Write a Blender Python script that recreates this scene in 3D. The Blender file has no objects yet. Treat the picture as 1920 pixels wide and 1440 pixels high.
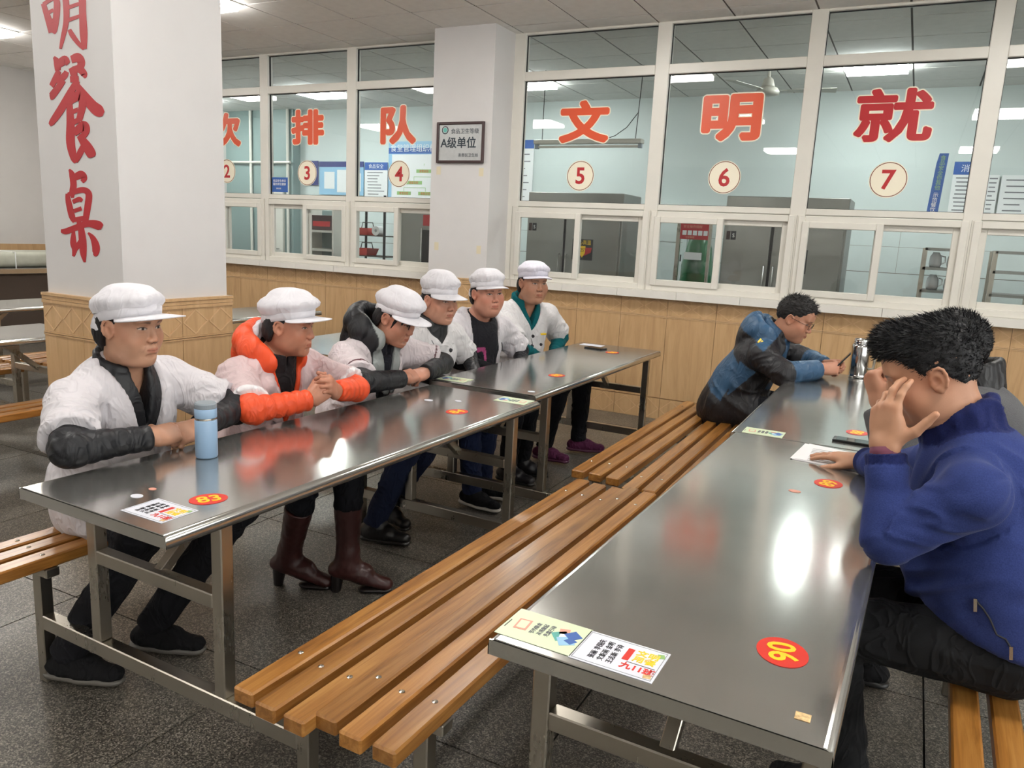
import bpy, bmesh, math, random
import numpy as np
from mathutils import Vector, Matrix, Euler
random.seed(7)
RNG = np.random.default_rng(11)
scene = bpy.context.scene
COL = scene.collection
PI = math.pi

# ---------------------------------------------------------------- camera, world, exposure
F_PX, YAW, PITCH, ROLL, CAM_H = 1448.803, 0.469968, 0.190294, -0.049348, 1.49178
def camera_matrix():
    cy, sy = math.cos(YAW), math.sin(YAW); cp, sp = math.cos(PITCH), math.sin(PITCH)
    fwd = Vector((-sy*cp, cy*cp, -sp)); right = Vector((cy, sy, 0)); down = fwd.cross(right)
    cr, sr = math.cos(ROLL), math.sin(ROLL)
    r = cr*right + sr*down; d = -sr*right + cr*down
    m = Matrix((r, -d, -fwd)).transposed().to_4x4()
    m.translation = (0, 0, CAM_H)
    return m
cam_data = bpy.data.cameras.new('camera'); cam = bpy.data.objects.new('camera', cam_data); COL.objects.link(cam)
cam.matrix_world = camera_matrix()
cam_data.sensor_fit = 'HORIZONTAL'; cam_data.sensor_width = 36.0
cam_data.lens = F_PX/1920*36.0; cam_data.clip_start = 0.05
scene.camera = cam
world = bpy.data.worlds.new('world'); scene.world = world; world.use_nodes = True
world.node_tree.nodes['Background'].inputs[0].default_value = (1.0, 0.985, 0.965, 1)
world.node_tree.nodes['Background'].inputs[1].default_value = 4.8
scene.view_settings.view_transform = 'Standard'; scene.view_settings.look = 'None'
scene.view_settings.gamma = 1.0; scene.view_settings.use_curve_mapping = False
scene.view_settings.exposure = 0.12
try:
    scene.cycles.use_denoising = True
    scene.cycles.max_bounces = 5; scene.cycles.diffuse_bounces = 4; scene.cycles.glossy_bounces = 3; scene.cycles.transparent_max_bounces = 10
    scene.cycles.sample_clamp_indirect = 6.0
    scene.cycles.use_adaptive_sampling = True; scene.cycles.adaptive_threshold = 0.12; scene.cycles.adaptive_min_samples = 16
    scene.cycles.caustics_reflective = False; scene.cycles.caustics_refractive = False
except Exception:
    pass
LAMP_POWER = 31.5          # emission of the ceiling panels
KITCHEN_POWER = 36.0

# ---------------------------------------------------------------- materials
MATS = {}
def new_mat(name):
    m = bpy.data.materials.new(name); m.use_nodes = True; MATS[name] = m
    nt = m.node_tree; b = nt.nodes['Principled BSDF']
    return m, nt, b
def srgb(r, g, b):
    def c(v):
        v /= 255.0
        return v/12.92 if v <= 0.04045 else ((v+0.055)/1.055)**2.4
    return (c(r), c(g), c(b), 1)
def node(nt, t, **kw):
    n = nt.nodes.new(t)
    for k, v in kw.items():
        if k in n.inputs: n.inputs[k].default_value = v
        else: setattr(n, k, v)
    return n
def coords(nt, scale=(1, 1, 1), kind='Object', rot=(0, 0, 0)):
    tc = nt.nodes.new('ShaderNodeTexCoord'); mp = nt.nodes.new('ShaderNodeMapping')
    mp.inputs['Scale'].default_value = scale; mp.inputs['Rotation'].default_value = rot
    nt.links.new(tc.outputs[kind], mp.inputs[0]); return mp.outputs[0]
def ramp(nt, src, stops):
    r = nt.nodes.new('ShaderNodeValToRGB'); cr = r.color_ramp
    while len(cr.elements) < len(stops): cr.elements.new(0.5)
    for e, (p, c) in zip(cr.elements, stops):
        e.position = p; e.color = c
    nt.links.new(src, r.inputs[0]); return r.outputs[0]
def bump(nt, b, height, strength=0.2, dist=0.01):
    n = nt.nodes.new('ShaderNodeBump'); n.inputs['Strength'].default_value = strength; n.inputs['Distance'].default_value = dist
    nt.links.new(height, n.inputs['Height']); nt.links.new(n.outputs[0], b.inputs['Normal'])
def simple(name, col, rough=0.5, metal=0.0, noise=0.0, nscale=30, bumpv=0.0, bscale=200, spec=0.5, coat=0.0):
    m, nt, b = new_mat(name)
    b.inputs['Base Color'].default_value = col; b.inputs['Roughness'].default_value = rough; b.inputs['Metallic'].default_value = metal
    b.inputs['Specular IOR Level'].default_value = spec
    if coat: b.inputs['Coat Weight'].default_value = coat; b.inputs['Coat Roughness'].default_value = 0.15
    if noise:
        co = coords(nt)
        n = node(nt, 'ShaderNodeTexNoise', Scale=nscale, Detail=4.0)
        nt.links.new(co, n.inputs['Vector'])
        lo = tuple(max(0, c*(1-noise)) for c in col[:3])+(1,); hi = tuple(min(1, c*(1+noise)) for c in col[:3])+(1,)
        nt.links.new(ramp(nt, n.outputs['Fac'], [(0.3, lo), (0.7, hi)]), b.inputs['Base Color'])
    if bumpv:
        co = coords(nt)
        n = node(nt, 'ShaderNodeTexNoise', Scale=bscale, Detail=3.0); nt.links.new(co, n.inputs['Vector'])
        bump(nt, b, n.outputs['Fac'], bumpv, 0.004)
    return m
def emit(name, col, strength):
    m, nt, b = new_mat(name)
    b.inputs['Base Color'].default_value = (0.8, 0.8, 0.8, 1)
    b.inputs['Emission Color'].default_value = col; b.inputs['Emission Strength'].default_value = strength
    return m

simple('wall_paint', srgb(212, 209, 206), 0.75, noise=0.025, nscale=3, bumpv=0.05, bscale=60)
simple('pillar_paint', srgb(207, 205, 204), 0.6, noise=0.02, nscale=4)
simple('kitchen_tile', srgb(216, 226, 224), 0.25, noise=0.03, nscale=6)
simple('kitchen_wall', srgb(206, 216, 214), 0.55, noise=0.02, nscale=2)
simple('teal_board', srgb(132, 152, 150), 0.4)
simple('upvc', srgb(222, 219, 210), 0.35, noise=0.02, nscale=8)
simple('upvc_joint', srgb(150, 146, 135), 0.6)
simple('sill_tile', srgb(228, 225, 218), 0.3, noise=0.03, nscale=12)
simple('grout', srgb(120, 110, 98), 0.9)
simple('ceiling_tile', srgb(243, 241, 237), 0.9, noise=0.03, nscale=14, bumpv=0.15, bscale=120)
simple('ceiling_void', srgb(120, 116, 112), 0.9)
simple('red_paint', srgb(176, 38, 46), 0.5)
simple('red_vinyl', srgb(186, 40, 46), 0.35)
simple('orange_vinyl', srgb(222, 84, 44), 0.35)
simple('cream_vinyl', srgb(244, 236, 214), 0.35)
simple('brown_line', srgb(120, 62, 48), 0.4)
simple('blue_print', srgb(52, 96, 170), 0.45)
simple('lightblue_print', srgb(150, 195, 225), 0.5)
simple('white_print', srgb(236, 238, 238), 0.5)
simple('grey_print', srgb(150, 155, 160), 0.5)
simple('navy_print', srgb(48, 58, 120), 0.45)
simple('green_print', srgb(150, 190, 120), 0.5)
simple('palegreen_card', srgb(214, 226, 190), 0.4)
simple('white_card', srgb(228, 230, 240), 0.4)
simple('ink', srgb(40, 40, 46), 0.6)
simple('ink_grey', srgb(120, 122, 126), 0.6)
simple('yellow_print', srgb(250, 208, 40), 0.45)
simple('red_print', srgb(216, 48, 36), 0.4)
simple('pink_print', srgb(226, 160, 140), 0.5)
simple('teal_print', srgb(90, 170, 160), 0.5)
simple('black_plastic', srgb(20, 20, 22), 0.3)
simple('screen_glass', srgb(14, 15, 18), 0.05, spec=0.6)
simple('lightblue_plastic', srgb(158, 190, 222), 0.38)
simple('grey_lid', srgb(138, 148, 156), 0.45)
simple('paper', srgb(240, 239, 240), 0.7)
simple('plaque_frame', srgb(52, 26, 26), 0.35)
simple('plaque_metal', srgb(176, 178, 178), 0.38, 0.55, noise=0.05, nscale=40)
simple('plaque_ink', srgb(24, 40, 52), 0.5)
simple('tape', srgb(214, 204, 176), 0.6)
simple('basket_red', srgb(214, 78, 70), 0.45)
simple('green_wrap', srgb(40, 104, 66), 0.3)
simple('cloth_bale', srgb(188, 190, 176), 0.85, noise=0.06, nscale=14, bumpv=0.3, bscale=18)
simple('dark_counter', srgb(78, 66, 58), 0.6)
simple('dark_gap', srgb(32, 32, 34), 0.8)
simple('fan_white', srgb(206, 204, 194), 0.4)
simple('chrome', srgb(196, 196, 196), 0.12, 1.0)
simple('bolt_metal', srgb(186, 180, 170), 0.25, 1.0)
simple('gold', srgb(220, 180, 110), 0.25, 1.0)
simple('sticker_worn', srgb(214, 180, 130), 0.7, noise=0.4, nscale=120)
emit('lamp_panel', (1.0, 0.965, 0.915, 1), LAMP_POWER)
emit('lamp_panel_kitchen', (0.93, 1.0, 0.98, 1), KITCHEN_POWER)

def steel(name, col, rough, smudge=0.10, metal=1.0, axis=(3, 90, 3)):
    m, nt, b = new_mat(name)
    b.inputs['Metallic'].default_value = metal
    co = coords(nt, axis)
    br = node(nt, 'ShaderNodeTexNoise', Scale=6.0, Detail=5.0); nt.links.new(co, br.inputs['Vector'])
    co2 = coords(nt)
    sm = node(nt, 'ShaderNodeTexNoise', Scale=3.5, Detail=6.0, Roughness=0.65); nt.links.new(co2, sm.inputs['Vector'])
    mx = nt.nodes.new('ShaderNodeMath'); mx.operation = 'MULTIPLY_ADD'
    nt.links.new(sm.outputs['Fac'], mx.inputs[0]); mx.inputs[1].default_value = smudge*2; mx.inputs[2].default_value = rough - smudge
    ad = nt.nodes.new('ShaderNodeMath'); ad.operation = 'MULTIPLY_ADD'
    nt.links.new(br.outputs['Fac'], ad.inputs[0]); ad.inputs[1].default_value = 0.06; nt.links.new(mx.outputs[0], ad.inputs[2])
    nt.links.new(ad.outputs[0], b.inputs['Roughness'])
    lo = tuple(c*0.93 for c in col[:3])+(1,); hi = tuple(min(1, c*1.06) for c in col[:3])+(1,)
    nt.links.new(ramp(nt, sm.outputs['Fac'], [(0.3, lo), (0.72, hi)]), b.inputs['Base Color'])
    if name == 'steel_cabinet': bump(nt, b, br.outputs['Fac'], 0.03, 0.002)
    return m
steel('steel_top', srgb(204, 203, 198), 0.115, 0.035, metal=.90)
steel('steel_leg', srgb(184, 178, 166), 0.26, 0.08, axis=(20, 20, 2))
steel('steel_cabinet', srgb(150, 150, 146), 0.38, 0.08)

def wood_slat():
    m, nt, b = new_mat('wood_slat')
    oi = nt.nodes.new('ShaderNodeObjectInfo')
    tc = nt.nodes.new('ShaderNodeTexCoord')
    off = nt.nodes.new('ShaderNodeVectorMath'); off.operation = 'MULTIPLY_ADD'
    cmb = nt.nodes.new('ShaderNodeCombineXYZ')
    for i in range(3): nt.links.new(oi.outputs['Random'], cmb.inputs[i])
    nt.links.new(cmb.outputs[0], off.inputs[0]); off.inputs[1].default_value = (37, 53, 71); nt.links.new(tc.outputs['Object'], off.inputs[2])
    mp = nt.nodes.new('ShaderNodeMapping'); mp.inputs['Scale'].default_value = (26, 1.5, 26); nt.links.new(off.outputs[0], mp.inputs[0])
    n = node(nt, 'ShaderNodeTexNoise', Scale=1.6, Detail=7.0, Roughness=0.62, Distortion=0.8); nt.links.new(mp.outputs[0], n.inputs['Vector'])
    mp2 = nt.nodes.new('ShaderNodeMapping'); mp2.inputs['Scale'].default_value = (12, 3, 12); nt.links.new(off.outputs[0], mp2.inputs[0])
    kn = node(nt, 'ShaderNodeTexVoronoi', Scale=0.55); nt.links.new(mp2.outputs[0], kn.inputs['Vector'])
    c1 = ramp(nt, n.outputs['Fac'], [(0.22, srgb(104, 62, 28)), (0.5, srgb(166, 113, 56)), (0.8, srgb(200, 150, 88))])
    hue = nt.nodes.new('ShaderNodeHueSaturation'); nt.links.new(c1, hue.inputs['Color'])
    mr = nt.nodes.new('ShaderNodeMapRange'); mr.inputs[3].default_value = 0.72; mr.inputs[4].default_value = 1.12
    nt.links.new(oi.outputs['Random'], mr.inputs[0]); nt.links.new(mr.outputs[0], hue.inputs['Value'])
    hue.inputs['Saturation'].default_value = 1.02
    kd = ramp(nt, kn.outputs['Distance'], [(0.05, (0.28, 0.2, 0.16, 1)), (0.11, (.75, .68, .62, 1)), (0.2, (1, 1, 1, 1))])
    mix = nt.nodes.new('ShaderNodeMix'); mix.data_type = 'RGBA'; mix.blend_type = 'MULTIPLY'; mix.inputs[0].default_value = 0.75
    nt.links.new(hue.outputs[0], mix.inputs[6]); nt.links.new(kd, mix.inputs[7])
    nt.links.new(mix.outputs[2], b.inputs['Base Color'])
    b.inputs['Roughness'].default_value = 0.33; b.inputs['Coat Weight'].default_value = 0.35; b.inputs['Coat Roughness'].default_value = 0.18
    bump(nt, b, n.outputs['Fac'], 0.15, 0.002)
wood_slat()
def wood_tile():
    m, nt, b = new_mat('wood_tile')
    oi = nt.nodes.new('ShaderNodeObjectInfo'); tc = nt.nodes.new('ShaderNodeTexCoord')
    cmb = nt.nodes.new('ShaderNodeCombineXYZ')
    for i in range(3): nt.links.new(oi.outputs['Random'], cmb.inputs[i])
    off = nt.nodes.new('ShaderNodeVectorMath'); off.operation = 'MULTIPLY_ADD'
    nt.links.new(cmb.outputs[0], off.inputs[0]); off.inputs[1].default_value = (31, 47, 59); nt.links.new(tc.outputs['Object'], off.inputs[2])
    mp = nt.nodes.new('ShaderNodeMapping'); mp.inputs['Scale'].default_value = (9, 9, 0.9); nt.links.new(off.outputs[0], mp.inputs[0])
    n = node(nt, 'ShaderNodeTexNoise', Scale=2.0, Detail=6.0, Roughness=0.6, Distortion=1.2); nt.links.new(mp.outputs[0], n.inputs['Vector'])
    c1 = ramp(nt, n.outputs['Fac'], [(0.25, srgb(184, 148, 106)), (0.55, srgb(202, 166, 122)), (0.8, srgb(210, 176, 134))])
    nt.links.new(c1, b.inputs['Base Color']); b.inputs['Roughness'].default_value = 0.32
wood_tile()
simple('wood_tile_line', srgb(212, 177, 134), 0.35)
simple('wood_tile_dark', srgb(150, 112, 70), 0.5)

def terrazzo():
    m, nt, b = new_mat('terrazzo')
    co = coords(nt, kind='Object')
    v = node(nt, 'ShaderNodeTexVoronoi', Scale=260.0); nt.links.new(co, v.inputs['Vector'])
    v2 = node(nt, 'ShaderNodeTexVoronoi', Scale=130.0); nt.links.new(co, v2.inputs['Vector'])
    n = node(nt, 'ShaderNodeTexNoise', Scale=2.2, Detail=5.0); nt.links.new(co, n.inputs['Vector'])
    sep = nt.nodes.new('ShaderNodeSeparateColor'); nt.links.new(v.outputs['Color'], sep.inputs[0])
    c = ramp(nt, sep.outputs[0], [(0.0, srgb(62, 60, 56)), (0.45, srgb(98, 94, 88)), (0.72, srgb(128, 123, 114)), (0.93, srgb(166, 160, 150))])
    sep2 = nt.nodes.new('ShaderNodeSeparateColor'); nt.links.new(v2.outputs['Color'], sep2.inputs[0])
    c2 = ramp(nt, sep2.outputs[1], [(0.0, (0.72, 0.72, 0.72, 1)), (0.8, (1, 1, 1, 1)), (0.95, (1.15, 1.15, 1.12, 1))])
    mix = nt.nodes.new('ShaderNodeMix'); mix.data_type = 'RGBA'; mix.blend_type = 'MULTIPLY'; mix.inputs[0].default_value = 1
    nt.links.new(c, mix.inputs[6]); nt.links.new(c2, mix.inputs[7])
    c3 = ramp(nt, n.outputs['Fac'], [(0.3, (0.68, 0.66, 0.63, 1)), (0.7, (0.93, 0.92, 0.90, 1))])
    mix2 = nt.nodes.new('ShaderNodeMix'); mix2.data_type = 'RGBA'; mix2.blend_type = 'MULTIPLY'; mix2.inputs[0].default_value = 1
    nt.links.new(mix.outputs[2], mix2.inputs[6]); nt.links.new(c3, mix2.inputs[7])
    nt.links.new(mix2.outputs[2], b.inputs['Base Color']); 
    rr = ramp(nt, n.outputs['Fac'], [(0.3, (0.42, 0.42, 0.42, 1)), (0.7, (0.28, 0.28, 0.28, 1))]); nt.links.new(rr, b.inputs['Roughness'])
terrazzo()
def glass():
    m = bpy.data.materials.new('glass'); m.use_nodes = True; MATS['glass'] = m
    nt = m.node_tree; nt.nodes.clear()
    out = nt.nodes.new('ShaderNodeOutputMaterial'); mx = nt.nodes.new('ShaderNodeMixShader')
    tr = nt.nodes.new('ShaderNodeBsdfTransparent'); tr.inputs[0].default_value = (0.965, 0.975, 0.972, 1)
    gl = nt.nodes.new('ShaderNodeBsdfGlossy'); gl.inputs['Roughness'].default_value = 0.015
    fr = nt.nodes.new('ShaderNodeFresnel'); fr.inputs['IOR'].default_value = 1.5
    ge = nt.nodes.new('ShaderNodeNewGeometry'); mr = nt.nodes.new('ShaderNodeMapRange'); mr.inputs[3].default_value = 1.5; mr.inputs[4].default_value = 1/1.5
    nt.links.new(ge.outputs['Backfacing'], mr.inputs[0]); nt.links.new(mr.outputs[0], fr.inputs['IOR'])
    nt.links.new(fr.outputs[0], mx.inputs[0]); nt.links.new(tr.outputs[0], mx.inputs[1]); nt.links.new(gl.outputs[0], mx.inputs[2])
    nt.links.new(mx.outputs[0], out.inputs[0])
glass()

# ---------------------------------------------------------------- mesh helpers
class MB:
    def __init__(s): s.v = []; s.f = []
    def add(s, vs, fs, M=None):
        o = len(s.v)
        s.v += [tuple(M @ Vector(v)) if M else tuple(v) for v in vs]
        s.f += [tuple(i+o for i in f) for f in fs]; return s
    def box(s, lo, hi, M=None):
        x0, y0, z0 = lo; x1, y1, z1 = hi
        return s.add([(x0,y0,z0),(x1,y0,z0),(x1,y1,z0),(x0,y1,z0),(x0,y0,z1),(x1,y0,z1),(x1,y1,z1),(x0,y1,z1)],
              [(0,3,2,1),(4,5,6,7),(0,1,5,4),(1,2,6,5),(2,3,7,6),(3,0,4,7)], M)
    def bar(s, a, b, w, h, up=(0,0,1)):
        a, b = Vector(a), Vector(b); d = b-a; L = d.length; d.normalize(); u = Vector(up)
        if abs(d.dot(u)) > .98: u = Vector((0,1,0))
        x = d.cross(u).normalized(); u = x.cross(d)
        M = Matrix((x, d, u)).transposed().to_4x4(); M.translation = a
        return s.box((-w/2, 0, -h/2), (w/2, L, h/2), M)
    def lathe(s, prof, seg=24, M=None, cap=True):
        vs = []; fs = []; n = len(prof)
        for i in range(seg):
            a = 2*PI*i/seg
            for r, z in prof: vs.append((r*math.cos(a), r*math.sin(a), z))
        for i in range(seg):
            j = (i+1) % seg
            for k in range(n-1): fs.append((i*n+k, j*n+k, j*n+k+1, i*n+k+1))
        if cap:
            fs.append(tuple(i*n for i in range(seg))[::-1]); fs.append(tuple(i*n+n-1 for i in range(seg)))
        return s.add(vs, fs, M)
    def tube(s, pts, r, seg=8, cap=True):
        pts = [Vector(p) for p in pts]; rs = r if isinstance(r, (list, tuple)) else [r]*len(pts)
        vs = []; fs = []; prev = None
        for i, p in enumerate(pts):
            t = (pts[min(i+1, len(pts)-1)]-pts[max(i-1, 0)]).normalized()
            u = prev if prev is not None else (Vector((0,0,1)) if abs(t.z) < .9 else Vector((1,0,0)))
            x = t.cross(u).normalized(); u = x.cross(t).normalized(); prev = u
            for k in range(seg):
                a = 2*PI*k/seg; vs.append(p + rs[i]*(math.cos(a)*x + math.sin(a)*u))
        for i in range(len(pts)-1):
            for k in range(seg):
                fs.append((i*seg+k, i*seg+(k+1)%seg, (i+1)*seg+(k+1)%seg, (i+1)*seg+k))
        if cap:
            fs.append(tuple(range(seg))[::-1]); fs.append(tuple((len(pts)-1)*seg+k for k in range(seg)))
        return s.add([tuple(v) for v in vs], fs)
    def prism(s, poly, z0, z1, M=None):
        n = len(poly)
        vs = [(x, y, z0) for x, y in poly]+[(x, y, z1) for x, y in poly]
        fs = [tuple(range(n))[::-1], tuple(range(n, 2*n))]+[(i, (i+1)%n, n+(i+1)%n, n+i) for i in range(n)]
        return s.add(vs, fs, M)
    def mesh(s, name):
        me = bpy.data.meshes.new(name); me.from_pydata(s.v, [], s.f); me.update(); return me
    def build(s, name, mat, parent=None, smooth=False, bevel=0, bseg=2):
        me = s.mesh(name)
        return mk(name, me, mat, parent, smooth, bevel, bseg)
def mk(name, me, mat, parent=None, smooth=False, bevel=0, bseg=2):
    if mat and not me.materials: me.materials.append(MATS[mat] if isinstance(mat, str) else mat)
    if bevel:
        bm = bmesh.new(); bm.from_mesh(me)
        bmesh.ops.recalc_face_normals(bm, faces=bm.faces)
        es = [e for e in bm.edges if len(e.link_faces) == 2 and e.calc_face_angle(0) > 0.5]
        bmesh.ops.bevel(bm, geom=es, offset=bevel, segments=bseg, affect='EDGES', profile=0.5)
        bm.to_mesh(me); bm.free()
    if smooth: me.polygons.foreach_set('use_smooth', [True]*len(me.polygons)); me.update()
    o = bpy.data.objects.new(name, me); COL.objects.link(o)
    if parent is not None: o.parent = parent
    return o
def inst(name, me, parent=None, M=None):
    o = bpy.data.objects.new(name, me); COL.objects.link(o)
    if parent is not None: o.parent = parent
    if M is not None: o.matrix_local = M
    return o
def empty(name, loc=(0,0,0), rz=0):
    o = bpy.data.objects.new(name, None); COL.objects.link(o); o.location = loc; o.rotation_euler = (0,0,rz)
    o.empty_display_size = .1
    return o
def tag(o, label=None, cat=None, group=None, kind=None):
    if label: o['label'] = label
    if cat: o['category'] = cat
    if group: o['group'] = group
    if kind: o['kind'] = kind
    return o
def T(x=0, y=0, z=0): return Matrix.Translation((x, y, z))
def RZ(a): return Matrix.Rotation(a, 4, 'Z')
def RX(a): return Matrix.Rotation(a, 4, 'X')
def RY(a): return Matrix.Rotation(a, 4, 'Y')

def text_mesh(body, size, mat, offset=0.0, extrude=0.0005, align='CENTER', squeeze=1.0):
    cu = bpy.data.curves.new('txt', 'FONT'); cu.body = body; cu.size = size; cu.extrude = extrude
    cu.align_x = align; cu.align_y = 'CENTER'; cu.offset = offset; cu.resolution_u = 3
    ob = bpy.data.objects.new('txt', cu); COL.objects.link(ob)
    dg = bpy.context.evaluated_depsgraph_get()
    me = bpy.data.meshes.new_from_object(ob.evaluated_get(dg))
    bpy.data.objects.remove(ob); bpy.data.curves.remove(cu)
    me.materials.clear(); me.materials.append(MATS[mat])
    # centre on the glyph box
    n = len(me.vertices)
    if n:
        co = np.empty(n*3); me.vertices.foreach_get('co', co); co = co.reshape(-1, 3)
        if align == 'CENTER':
            c = (co.min(0)+co.max(0))/2; co[:, 0] -= c[0]; co[:, 1] -= c[1]
        co[:, 0] *= squeeze
        me.vertices.foreach_set('co', co.ravel()); me.update()
    return me
def glyph_fat(ch, w, h, r, mat):
    """flat glyph of the given box, thickened by r with round corners"""
    me = text_mesh(ch, .4, mat, extrude=0)
    n = len(me.vertices); co = np.empty(n*3); me.vertices.foreach_get('co', co); co = co.reshape(-1, 3)
    ext = co.max(0)-co.min(0); co[:, 0] *= (w-2*r)/ext[0]; co[:, 1] *= (h-2*r)/ext[1]; co[:, 2] = 0
    fs = [tuple(p.vertices) for p in me.polygons]; fs = [f if me.polygons[i].normal.z > 0 else f[::-1] for i, f in enumerate(fs)]
    bpy.data.meshes.remove(me); m = MB(); K = 14
    for k in range(K): m.add([(x+r*math.cos(2*PI*k/K), y+r*math.sin(2*PI*k/K), 2e-5*k) for x, y, z in co], fs)
    m.add([(c[0], c[1], 2e-5*K) for c in co], fs)
    out = m.mesh('glyph'); out.materials.append(MATS[mat]); return out
def text_obj(name, body, size, mat, M, parent=None, **kw):
    me = text_mesh(body, size, mat, **kw); me.name = name
    o = bpy.data.objects.new(name, me); COL.objects.link(o)
    if parent is not None: o.parent = parent
    o.matrix_local = M
    return o
# ================================================================ the room shell
H = 3.2044; WY = 6.35; X0, X1, YB = -10.12, 4.2, -5.2; KY = 9.5
GX, GY = -5.0698, 5.4987          # ceiling grid origin (0.6 m cells)
def struct(o, label=None): o['kind'] = 'structure'; 
# floor: terrazzo slabs over a dark bed
fl = MB().box((X0-.2, YB-.2, -.06), (X1+.2, KY+.2, -.012)).build('floor', 'dark_gap'); tag(fl, kind='structure')
slab = MB().box((.003, .003, -.012), (.997, 1.037, 0)).mesh('slab'); slab.materials.append(MATS['terrazzo'])
for i in range(-9, 3):
    for j in range(-1, 5):
        inst('slab', slab, fl, T(-1.788+i, 1.762+1.04*j))
far = MB()
for i in range(-9, 7):
    for j in range(-7, 5):
        if i < 3 and j >= -1: continue
        far.box((-1.788+i+.003, 1.762+1.04*j+.003, -.012), (-1.788+i+.997, 1.762+1.04*j+1.037, 0))
o = far.build('slab_field', 'terrazzo', fl); o['kind'] = 'stuff'
# ceiling: mineral tiles in a recessed grid
ce = MB().box((X0-.2, YB-.2, H+.006), (X1+.2, KY+.2, H+.08)).build('ceiling', 'ceiling_void'); tag(ce, kind='structure')
tile = MB().box((.008, .008, 0), (.592, .592, .006)).mesh('ceiling_panel'); tile.materials.append(MATS['ceiling_tile'])
LIGHT_CELLS = set()
for cx in (-6, -1, 4, 9):
    for cy in (-13, -12+0, -7, -2):
        if cy == -12: continue
        LIGHT_CELLS.add((cx, cy, 'lamp_panel'))
for cx in (-8, -4, 1, 7, 12):  # first and last panels are unseen, added to brighten the kitchen
    LIGHT_CELLS.add((cx, 4, 'lamp_panel_kitchen'))
lit = {(a, b) for a, b, _ in LIGHT_CELLS}
def in_view(i, j):
    x, y = GX+.6*i+.3, GY+.6*j+.3
    return y > 4.2 and y < 9.6 and x > -10.2 and x < 1.4 and (y < 8.7 or x < .9)
rest = MB()
for i in range(-9, 16):
    for j in range(-18, 7):
        if (i, j) in lit or GX+.6*i < X0-.5 or GX+.6*i > X1: continue
        if in_view(i, j): inst('ceiling_panel', tile, ce, T(GX+.6*i, GY+.6*j, H))
        else: rest.box((GX+.6*i+.007, GY+.6*j+.007, H), (GX+.6*i+.593, GY+.6*j+.593, H+.006))
o = rest.build('ceiling_panel_field', 'ceiling_tile', ce); o['kind'] = 'stuff'
lens_me = {}
for k in ('lamp_panel', 'lamp_panel_kitchen'):
    lens_me[k] = MB().box((-.265, -.265, -.055), (.265, .265, .004)).mesh('diffuser'); lens_me[k].materials.append(MATS[k])  # dropped deep so the added glowing sides lighten the ceiling
fr = MB()
for s in ((-.298,-.298,.298,-.262),(-.298,.262,.298,.298),(-.298,-.262,-.262,.262),(.262,-.262,.298,.262)):
    fr.box((s[0], s[1], -.008), (s[2], s[3], .006))
frame_me = fr.mesh('lamp_frame'); frame_me.materials.append(MATS['fan_white'])
for n, (a, b, k) in enumerate(sorted(LIGHT_CELLS)):
    e = empty('ceiling_light', (GX+.6*a+.3, GY+.6*b+.3, H))
    side = 'kitchen behind the glass' if 'kitchen' in k else 'dining hall'
    lab = {(-6,-2): 'square lit ceiling panel at the far left of the dining hall',
           (-1,-2): 'square lit ceiling panel just right of the painted pillar',
           (-4,4): 'glowing kitchen ceiling panel seen above the counter window numbered three',
           (1,4): 'glowing kitchen ceiling panel seen above the counter window numbered five',
           (7,4): 'glowing kitchen ceiling panel seen above the counter window numbered seven'}.get((a, b))
    grp = 'ceiling panels of the ' + side
    if not lab and 'kitchen' in k: lab = 'added kitchen ceiling panel, out of view at the end of the row'
    if not lab: lab = 'square lit ceiling panel above the dining hall, outside the picture'
    tag(e, lab, 'ceiling light', grp)
    inst('diffuser', lens_me[k], e); inst('lamp_frame', frame_me, e)

# outer walls
def wall(name, lo, hi, mat='wall_paint'):
    o = MB().box(lo, hi).build(name, mat); tag(o, kind='structure'); return o
wall_left = wall('wall_left', (X0-.2, YB-.2, 0), (X0, KY+.2, H))
def window_wall(name, axis, c0, c1, a0, a1, openings, z0=.95, z1=2.95):
    m = MB()
    def bx(a, b, za, zb):
        if axis == 'x': m.box((a, c0, za), (b, c1, zb))
        else: m.box((c0, a, za), (c1, b, zb))
    cur = a0
    for (p, q) in openings:
        bx(cur, p, 0, H); bx(p, q, 0, z0); bx(p, q, z1, H); cur = q
    bx(cur, a1, 0, H)
    o = m.build(name, 'wall_paint'); tag(o, kind='structure')
    for k, (p, q) in enumerate(openings):
        f = MB(); cc = (c0+c1)/2
        def fb(a, b, za, zb):
            if axis == 'x': f.box((a, cc-.03, za), (b, cc+.03, zb))
            else: f.box((cc-.03, a, za), (cc+.03, b, zb))
        fb(p, p+.06, z0, z1); fb(q-.06, q, z0, z1); fb(p+.06, q-.06, z0, z0+.06); fb(p+.06, q-.06, z1-.06, z1); mid = (p+q)/2; fb(mid-.03, mid+.03, z0+.06, z1-.06)
        w = f.build('window_frame', 'upvc', o)
        g = MB()
        if axis == 'x': g.box((p+.06, cc-.003, z0+.06), (q-.06, cc+.003, z1-.06))
        else: g.box((cc-.003, p+.06, z0+.06), (cc+.003, q-.06, z1-.06))
        g.build('pane', 'glass', w)
    return o
window_wall('wall_right', 'y', X1, X1+.2, YB-.2, KY+.2, [(-4.6, -2.0), (-1.6, 1.0), (1.4, 4.0)], .6, 3.1)  # openings added in the unseen right wall to let in fill light
wall('wall_front', (X0, YB-.2, 0), (X1, YB, H))
wb = wall('wall_back', (X0, 6.362, 0), (X1, 6.52, 1.03))
MB().box((X0, 6.34, 1.03), (-7.52, 6.52, H)).build('wall_section', 'wall_paint', wb)
MB().box((-3.95, 6.30, 1.03), (-3.345, 6.52, H)).build('wall_section', 'wall_paint', wb)
MB().box((2.66, 6.34, 1.03), (X1, 6.52, H)).build('wall_section', 'wall_paint', wb)
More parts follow.
